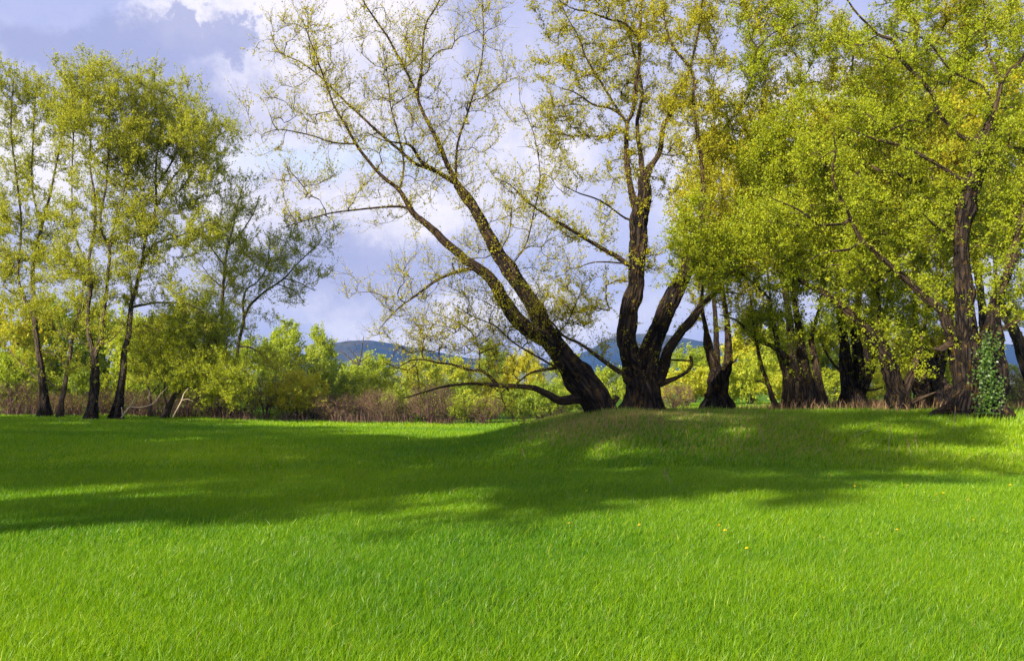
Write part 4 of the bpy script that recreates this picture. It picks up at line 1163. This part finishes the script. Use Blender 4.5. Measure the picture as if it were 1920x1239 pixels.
    place(a[0], a[1], a[2], a[3], a[4], a[5], a[2] * 0.7, a[6])

# trees of the wood behind
for a in [(willowA, 'W', 15, 74, 1.1, 1.25, 'yellow green willow filling the left edge behind the bent trunk'),
          (willowA, 'W', 110, 78, 1.1, 1.35, 'sunlit willow behind the slender stem'),
          (willowA, 'W', 200, 82, 1.0, 1.3, 'sunlit willow behind the double trunk'),
          (willowA, 'W', 275, 76, 1.0, 1.1, 'golden willow behind the straight poplar'),
          (willowA, 'W', 350, 80, 1.1, 1.25, 'green willow behind the low dark willow'),
          (willowA, 'W', 470, 75, 0.8, 0.85, 'yellow green willow behind the crooked tree'),
          (poplarA, 'P', 538, 92, 0.95, 0.95, 'yellow green young poplar beside the left hill, the fuller of two'),
          (poplarA, 'P', 603, 92, 0.72, 0.90, 'slender young poplar standing before the left slope of the hill'),
          (poplarA, 'P', 508, 96, 0.8, 0.80, 'young poplar left of the fuller one'),
          (willowA, 'W', 655, 84, 0.75, 0.62, 'light green rounded willow before the left hill'),
          (willowA, 'W', 700, 88, 0.8, 0.80, 'light green willow in front of the bare dead tree'),
          (willowA, 'W', 790, 100, 0.8, 0.85, 'yellowish willow under the golden bough of the leaning poplar'),
          (willowA, 'W', 850, 110, 0.9, 0.9, 'olive willow far behind the golden bough'),
          (poplarA, 'P', 925, 120, 1.0, 0.95, 'olive poplar far behind the leaning poplar'),
          (willowA, 'W', 985, 98, 0.8, 0.95, 'yellow green willow far behind the leaning trunk'),
          (poplarA, 'P', 1060, 105, 0.8, 0.80, 'thin poplar far behind the leaning trunk'),
          (willowA, 'W', 1300, 85, 0.9, 0.75, 'yellow green willow seen right of the forked tree'),
          (willowA, 'W', 1410, 80, 0.9, 0.95, 'yellow green willow seen right of the pollard willow'),
          (willowA, 'W', 1480, 70, 0.8, 0.9, 'sunlit willow behind the clump willow'),
          (willowA, 'W', 1570, 72, 0.9, 1.0, 'sunlit willow behind the three stemmed willow'),
          (willowA, 'W', 1660, 68, 0.85, 0.95, 'sunlit willow behind the arching willow'),
          (willowA, 'W', 1780, 75, 0.9, 0.9, 'sunlit willow behind the great willow')]:
    place(a[0], a[1], a[2], a[3], a[4], a[5], a[2] * 0.7, a[6])

for a in [(1352, 56, 0.7, 0.95, 'olive tall poplar filling the sky right of the forked tree'), (1505, 47, 0.85, 0.9, 'tall poplar behind the clump willow, the nearer one'), (1606, 50, 0.9, 0.95, 'tall poplar behind the three stemmed willow, nearer of two'),
          (1745, 46, 0.9, 0.95, 'tall poplar behind the ragged willow'), (1868, 47, 0.95, 1.0, 'tall poplar behind the ivy willow'), (1600, 66, 0.9, 1.05, 'distant tall poplar behind the three stemmed willow')]:
    place(poplarB, 'T', a[0], a[1], a[2], a[3], a[0] * 0.9, a[4], GR)

# tall poplars left of and behind the camera, whose long shadows lie across the meadow
BELT = [(-12.5, -9.5, 1.9, 1.2), (-20.5, -9.0, 1.4, 0.88), (-26, -7.5, 1.2, 0.86), (-32, -7, 1.2, 0.93), (-38, -6, 1.2, 1.0), (-46, -3, 1.1, 0.95), (-53, -2, 1.1, 0.95)]   # across and along the sun's direction, width, height
for i, (x, y, sx, s) in enumerate([(0.64 * a_ + 0.77 * n_, 0.77 * a_ - 0.64 * n_, w_, s_) for n_, a_, w_, s_ in BELT]):
    o = copy_tree(TEMPL['T'], (x, y, float(ground_z(x, y)) - 0.1), i * 1.7, (sx, s), 'tall poplar of the shading belt left of the meadow')
    o['group'] = 'belt of poplars left of the meadow'

# dead tree before the hill
t = Tree('dead_tree', 'bare dead tree standing before the dark blue hill', 'tree', 401, Y=85, bark=BARK_GREY)
t.limb([(672, 790, 9), (672, 720, 7), (672, 695, 7), (671, 685, 6), (660, 676, 4), (648, 665, 3), (638, 655, 2)], 0, dz=0.2, name='trunk', base=True)
t.limb([(672, 690, 5), (676, 670, 4), (679, 650, 3), (682, 632, 2)], 0, dz=0.3)
t.limb([(671, 686, 4), (668, 670, 3), (660, 660, 2), (652, 652, 1.5)], 0, dz=-0.5)
t.limb([(674, 682, 3), (684, 672, 2.5), (694, 664, 1.5)], 0, dz=0.5)
t.grow(t.near(40, 0.5, 1.4, 2.5, 0.9), step=0.4)
t.build(twig_every=0.4, leaf_n=0, twig_len=(0.3, 0.8), twig_r=0.008)


# ==================================================================== fallen wood, stalks
def stick(name, label, cat, Y, lists, mat, root_px):
    root = empty(name, tuple(P(root_px[0], root_px[1], Y)))
    base = np.array(root.location)
    tag(root, label, cat)
    for i, L in enumerate(lists):
        L = np.array(L, float)
        Ys = Y + (L[:, 3] if L.shape[1] > 3 else 0 * L[:, 0])
        W = np.array([P(a, b, yy) for a, b, yy in zip(L[:, 0], L[:, 1], Ys)])
        C = catmull(np.column_stack([W, L[:, 2] / 2 / FPX * Ys]), 0.12)
        V, q, bc, rv, _ = tubes(C[None, :, :3], C[None, :, 3], 7)
        mesh_obj('main_branch' if i == 0 else 'side_branch', V - base, [(q, 0, True)], [mat], root)
    return root


stick('fallen_branch', 'bleached forked dead branch lying at the foot of the straight poplar', 'branch', 51.0,
      [[(228, 783, 3.5, 0), (236, 772, 3.2, 0), (244, 763, 3, 0.1), (262, 764, 2.5, 0.2), (288, 756, 2.2, 0.4), (300, 740, 1.8, 0.5), (314, 726, 1, 0.6)], [(244, 763, 2.4, 0.1), (250, 752, 2, 0), (253, 744, 1.4, 0)], [(230, 780, 2.2, 0), (229, 770, 2, 0), (228, 763, 1.5, 0)],
       [(288, 756, 1.4, 0.4), (292, 748, 1.2, 0.3), (290, 742, 0.8, 0.3)]], BARK_WHITE, (228, 783))
stick('fallen_branch', 'bleached dead branch leaning in the thicket right of the small dark stem', 'branch', 54.0,
      [[(324, 782, 3.2, 0), (334, 764, 3, 0), (341, 750, 2.6, 0.1), (345, 738, 2.2, 0.2), (353, 728, 1.2, 0.3)], [(341, 750, 1.5, 0.1), (352, 748, 1.2, 0), (362, 752, 0.8, 0)]], BARK_WHITE, (324, 782))
gx, gy, gz = ground_hit(1185, 812)
stick('fallen_twig', 'thin pale fallen twig lying on the grassy bank below the forked tree', 'branch', gy - 0.25,
      [[(1130, 793, 2.0, 1.5), (1146, 802, 2.2, 1.0), (1160, 810, 2.4, 0.7), (1185, 816, 2.8, 0.3), (1212, 819, 3.2, 0.1), (1240, 822, 3.6, -0.1)], [(1160, 810, 1.4, 0.7), (1165, 800, 1.2, 0.6), (1158, 794, 0.8, 0.6)], [(1190, 816, 1.3, 0.3), (1215, 810, 1.1, 0.2), (1235, 806, 0.7, 0.2)]], BARK_WHITE, (1240, 822))

rs = np.random.RandomState(77)
for i, (px, py, hgt, lean) in enumerate([(1664, 862, 58, 9), (1708, 862, 30, -2), (1718, 846, 22, 2), (1810, 776, 120, 30), (1258, 912, 24, -8), (1433, 842, 38, -6), (986, 866, 20, -6), (1788, 812, 44, 6), (1590, 826, 26, 60)]):
    x, y, z = ground_hit(px, py)
    s = y / FPX
    W = np.array([[x, y, z - 0.05], [x + lean * 0.35 * s, y, z + hgt * 0.5 * s], [x + lean * s, y + 0.1, z + hgt * s]])
    C = catmull(np.column_stack([W, [0.007, 0.005, 0.003]]), 0.08)
    V, q, bc, rv, _ = tubes(C[None, :, :3], C[None, :, 3], 5)
    root = empty('dry_stalk', (x, y, z))
    tag(root, ['tall pale dry stalk leaning right on the bank', 'short pale dry stalk, curved, right of the tall leaning one', 'shortest dry stalk with seed head, right of the curved one', 'long reddish stem rising before the great willow', 'dry stalk at the edge of the shadow below the bank',
               'thin pale dry stalk upright below the pollard willow', 'tiny pale dry stalk at the left foot of the bank', 'tan dry stalk in the grass before the great willow', 'pale stalk bowed low to the right on the bank'][i], 'dry stalk', 'dry stalks on the bank')
    mesh_obj('stem', V - np.array([x, y, z]), [(q, 0, True)], [BARK_WHITE if i != 3 else plain("red_stem", (0.25, 0.12, 0.08))], root)
    sv = W[-1] + rs.normal(0, 1, (40, 3)) * np.array([0.01, 0.01, 0.05])
    d = rs.normal(0, 0.011, (40, 2, 3))
    V = np.stack([sv, sv + d[:, 0], sv + d[:, 1] + [0, 0, 0.02]], 1).reshape(-1, 3) - np.array([x, y, z])
    mesh_obj('seed_head', V, [(np.arange(120).reshape(-1, 3), 0, False)], [DRY], root, face_attr={'tint': rs.uniform(0.3, 1, 40)})

# dandelions
mY, tY = new_mat("dandelion_yellow")
pY = tY.n('ShaderNodeBsdfPrincipled', Roughness=0.7)
gY = tY.n('ShaderNodeNewGeometry').outputs['Position']
tY.put(pY.inputs['Base Color'], tY.mix(tY.noise(gY, 90.0, 2.0).outputs['Fac'], (0.75, 0.50, 0.0, 1), (0.85, 0.74, 0.01, 1)))
oY = tY.n('ShaderNodeOutputMaterial')
tY.t.links.new(pY.outputs[0], oY.inputs[0])
STEM = plain("dandelion_stem", (0.14, 0.22, 0.03))


def dandelion():
    root = empty('dandelion', (0, 0, 0))
    C = catmull(np.array([[0, 0, -0.02, 0.004], [0.01, 0, 0.10, 0.0035], [0.0, 0, 0.19, 0.003]]), 0.04)
    V, q, bc, rv, _ = tubes(C[None, :, :3], C[None, :, 3], 5)
    mesh_obj('stem', V, [(q, 0, True)], [STEM], root)
    V, q, n = [], [], 0
    for r_, k, zz, tilt in ((0.024, 18, 0.19, 0.25), (0.018, 14, 0.196, 0.7), (0.011, 10, 0.20, 1.3)):
        for i in range(k):
            a = i / k * 6.283 + r_ * 90
            d, s = np.array([math.cos(a), math.sin(a), tilt]), np.array([-math.sin(a), math.cos(a), 0])
            d = d / np.linalg.norm(d) * r_
            c = np.array([0, 0, zz])
            V += [c - s * 0.0012, c + s * 0.0012, c + d + s * 0.0035, c + d - s * 0.0035]
            q.append([n, n + 1, n + 2, n + 3])
            n += 4
    mesh_obj('flower_head', np.array(V), [(np.array(q), 0, False)], [mY], root)
    return root


d0 = dandelion()
for i, (px, py, s) in enumerate([(1068, 988, 1), (1202, 990, 1), (1353, 1000, 1.3), (1354, 1009, 1.3), (1560, 898, 1.2), (1576, 904, 1), (1600, 918, 1.1), (1745, 890, 1), (1760, 935, 1.1), (1769, 929, 1), (1813, 947, 1.2), (1820, 984, 1.1), (1840, 868, 1), (1849, 862, 1.1), (1882, 894, 1.2), (1896, 917, 1.2),
                                  (1880, 834, 1), (1100, 925, 1), (1396, 915, 1), (1545, 1017, 1), (1682, 1000, 1), (1408, 1034, 1), (1292, 804, 1), (1063, 900, 1), (1784, 780, 1), (1690, 890, 0.9), (1705, 913, 0.9)]):
    x, y, z = ground_hit(px, py + 190 / max(6, ground_hit(px, py)[1]))
    if i == 0:
        o = d0
    else:
        o = d0.copy()
        COL.objects.link(o)
        for ch in d0.children:
            c = ch.copy()
            COL.objects.link(c)
            c.parent = o
    s *= 0.75
    o.location, o.scale, o.rotation_euler = (x, y, z), (s, s, s), (rs.uniform(-0.25, 0.1), rs.uniform(-0.2, 0.2), i)
    tag(o, 'small yellow dandelion flower standing in the grass', 'flower', 'dandelions scattered in the grass')


# ==================================================================== grass, thicket and dry grass (uncountable)
def blades(x, y, h, wd, rng, lean=(0.25, 0.05), segs=2, bend=0.5):
    n = len(x)
    z = ground_z(x, y) - 0.02
    b = np.stack([x, y, z], -1)
    ang = rng.uniform(0, 6.283, n)
    side = np.stack([np.cos(ang), np.sin(ang), np.zeros(n)], -1) * (wd / 2)[:, None]
    ln = np.stack([rng.normal(lean[0], 0.26, n), rng.normal(lean[1], 0.26, n), np.zeros(n)], -1) * h[:, None]
    up = np.array([0, 0, 1.0]) * h[:, None]
    pts = []
    if segs == 1:
        V = np.stack([b - side, b + side, b + up + ln * 0.8], 1)
        return V.reshape(-1, 3), [(np.arange(n * 3).reshape(n, 3), 3)], n
    m1 = b + up * 0.55 + ln * 0.25
    tip = b + up * (1 - bend * np.minimum(0.9, np.linalg.norm(ln, axis=1, keepdims=True) / h[:, None]) * 0.4) + ln
    V = np.stack([b - side * 0.8, b + side * 0.8, m1 + side, m1 - side, tip], 1)
    i = np.arange(n)[:, None] * 5
    return V.reshape(-1, 3), [(i + np.array([[0, 1, 2, 3]]), 4), (i + np.array([[3, 2, 4]]), 3)], n


def stuff_mesh(name, label, cat, chunks, mat):
    Vs, q4, q3, t4, t3, off = [], [], [], [], [], 0
    for V, fl, tint in chunks:
        for F, k in fl:
            (q4 if k == 4 else q3).append(F + off)
            (t4 if k == 4 else t3).append(tint)
        Vs.append(V)
        off += len(V)
    polys, tt = [], []
    if q4:
        polys.append((np.vstack(q4), 0, False)); tt.append(np.concatenate(t4))
    if q3:
        polys.append((np.vstack(q3), 0, False)); tt.append(np.concatenate(t3))
    o = mesh_obj(name, np.vstack(Vs), polys, [mat], face_attr={'tint': np.concatenate(tt)})
    return tag(o, label, cat, kind='stuff')


rng = np.random.RandomState(900)


def scatter(y0, y1, dens, margin=2.5):
    """random points in the view's wedge between two distances, with a margin at both sides"""
    hw = 0.575 * y1 + margin
    n = int(dens * (y1 - y0) * 2 * hw)
    x, y = rng.uniform(-hw, hw, n), rng.uniform(y0, y1, n)
    k = np.abs(x) < 0.575 * y + margin
    return x[k], y[k]


def tint_of(x, y, n):
    patch = 0.5 + 0.5 * wave_noise(x, y, 0.6, 21) + 0.25 * wave_noise(x, y, 2.2, 22)
    t_ = 0.42 + 0.30 * (patch - 0.5) + 0.24 * wave_noise(x, y, 0.22, 23) + rng.normal(0, 0.15, n)
    t_ = np.clip(t_, 0.02, 0.86)
    # worn, dry and dark patches on the bank
    bank = sstep(-1, 2, x) * sstep(18, 22, y) * (1 - sstep(40, 50, y))
    dry = np.clip(wave_noise(x, y, 0.55, 31) * 1.4 + 0.5 * np.exp(-((x - 7) / 3.2) ** 2 - ((y - 25) / 3.0) ** 2) * 2.8 - 0.05, 0, 1) * bank
    isdry = rng.uniform(0, 1, n) < dry * 0.75
    t_ = np.where(isdry, rng.uniform(0.95, 1.0, n), t_)
    return np.where(rng.uniform(0, 1, n) < 0.012, rng.uniform(0.9, 0.98, n), t_)


chunks = []
for y0, y1, dens, h0, h1, w0, segs in [(3.6, 6.5, 12000, 0.07, 0.17, 0.0038, 2), (6.5, 9, 9000, 0.07, 0.17, 0.0044, 2), (9, 13, 5200, 0.07, 0.17, 0.0058, 2), (13, 18, 2600, 0.08, 0.18, 0.0085, 2), (18, 26, 720, 0.10, 0.25, 0.020, 2), (26, 36, 400, 0.12, 0.28, 0.027, 1), (36, 50, 200, 0.10, 0.22, 0.040, 1), (50, 72, 95, 0.10, 0.22, 0.06, 1)]:
    x, y = scatter(y0, y1, dens)
    n = len(x)
    tall = 0.85 + 0.22 * wave_noise(x, y, 1.4, 41)
    h = rng.uniform(h0, h1, n) * tall * (1 + 0.35 * sstep(0, 3, x) * np.exp(-((y - 28.2) / 1.4) ** 2) * np.clip(0.6 + wave_noise(x, y, 1.7, 43), 0, 2))
    long_ = rng.uniform(0, 1, n) < 0.02
    h = np.where(long_, h * 1.45, h)
    V, fl, n = blades(x, y, h, w0 * rng.uniform(0.6, 1.4, n), rng, (0.16, 0.0), segs)
    chunks.append((V, fl, tint_of(x, y, n)))
x, y = scatter(4.2, 12, 9)
n = len(x)
V, fl, n = blades(x, y, rng.uniform(0.13, 0.23, n), 0.0048 * rng.uniform(0.7, 1.4, n), rng, (0.35, 0.0), 2, 0.6)
chunks.append((V, fl, rng.uniform(0.6, 0.93, n)))
stuff_mesh('meadow_grass', 'fresh green spring grass covering the meadow and bank', 'grass', chunks, GRASS)

# bare reddish stems along the left edge of the wood
chunks = []
n = 15000
u = rng.uniform(-20, 1080, n)
yy = rng.uniform(56.0, 63.0, n) + 3.5 * sstep(500, 850, u)
xx = (u - CX) / FPX * yy
dn = 0.5 + 0.5 * wave_noise(xx, yy, 0.9, 51)
k = rng.uniform(0, 1, n) < (0.14 + 1.1 * sstep(0.42, 0.72, dn)) * (1 - 0.7 * sstep(780, 880, u))
xx, yy, u, dn = xx[k], yy[k], u[k], dn[k]
h = rng.uniform(0.25, 1.1, len(xx)) * (0.5 + 0.7 * dn)
V, fl, n = blades(xx, yy, h, np.full(len(xx), 0.022), rng, (0, 0), 2, 0.9)
chunks.append((V, fl, rng.uniform(0, 1, n)))
stuff_mesh('thicket_stems', 'low thicket of bare reddish brown stems along the foot of the left wood', 'thicket', chunks, THICK)

# tan dry grass round the feet of the right-hand trunks
n = 16000
u = rng.uniform(1240, 1980, n)
yy = rng.uniform(28.6, 47.0, n) - 0.7 * sstep(1600, 1900, u)
xx = (u - CX) / FPX * yy
dn = 0.5 + 0.5 * wave_noise(xx, yy, 0.8, 61)
feet = np.exp(-((u - 1500) / 60) ** 2) + np.exp(-((u - 1615) / 60) ** 2) + 0.8 * np.exp(-((u - 1700) / 50) ** 2) + 0.6 * np.exp(-((u - 1800) / 60) ** 2) + 0.5 * np.exp(-((u - 1920) / 40) ** 2) + 0.25
k = rng.uniform(0, 1, n) < np.clip(dn * feet, 0, 1)
xx, yy, feet = xx[k], yy[k], feet[k]
h = rng.uniform(0.2, 0.62, len(xx)) * (0.6 + 0.4 * np.clip(feet, 0, 1))
V, fl, n = blades(xx, yy, h, np.full(len(xx), 0.018), rng, (0.0, 0), 2)
stuff_mesh('dry_grass', 'tan dry grass standing round the feet of the willows on the bank', 'dry grass', [(V, fl, rng.uniform(0, 1, n))], DRY)

# ==================================================================== haze
HAZE = True
if HAZE:
    x0, x1, y0, y1, z0, z1 = -3000, 3000, -1000, 3000, -6, 122
    V = np.array([[x0, y0, z0], [x1, y0, z0], [x1, y1, z0], [x0, y1, z0], [x0, y0, z1], [x1, y0, z1], [x1, y1, z1], [x0, y1, z1]], float)
    F = np.array([[0, 3, 2, 1], [4, 5, 6, 7], [0, 1, 5, 4], [1, 2, 6, 5], [2, 3, 7, 6], [3, 0, 4, 7]])
    mh, th = new_mat("haze_air")
    pv = th.n('ShaderNodeVolumePrincipled')
    pv.inputs['Color'].default_value = (0.22, 0.36, 0.72, 1)
    pv.inputs['Density'].default_value = 0.0002
    pv.inputs['Anisotropy'].default_value = 0.0
    oh = th.n('ShaderNodeOutputMaterial')
    th.t.links.new(pv.outputs[0], oh.inputs['Volume'])
    tag(mesh_obj('haze', V, [(F, 0, False)], [mh]), 'thin bluish air between the meadow and the far hills', 'haze', kind='stuff')
print("objects", len(bpy.data.objects), "polys", sum(len(m.polygons) for m in bpy.data.meshes))
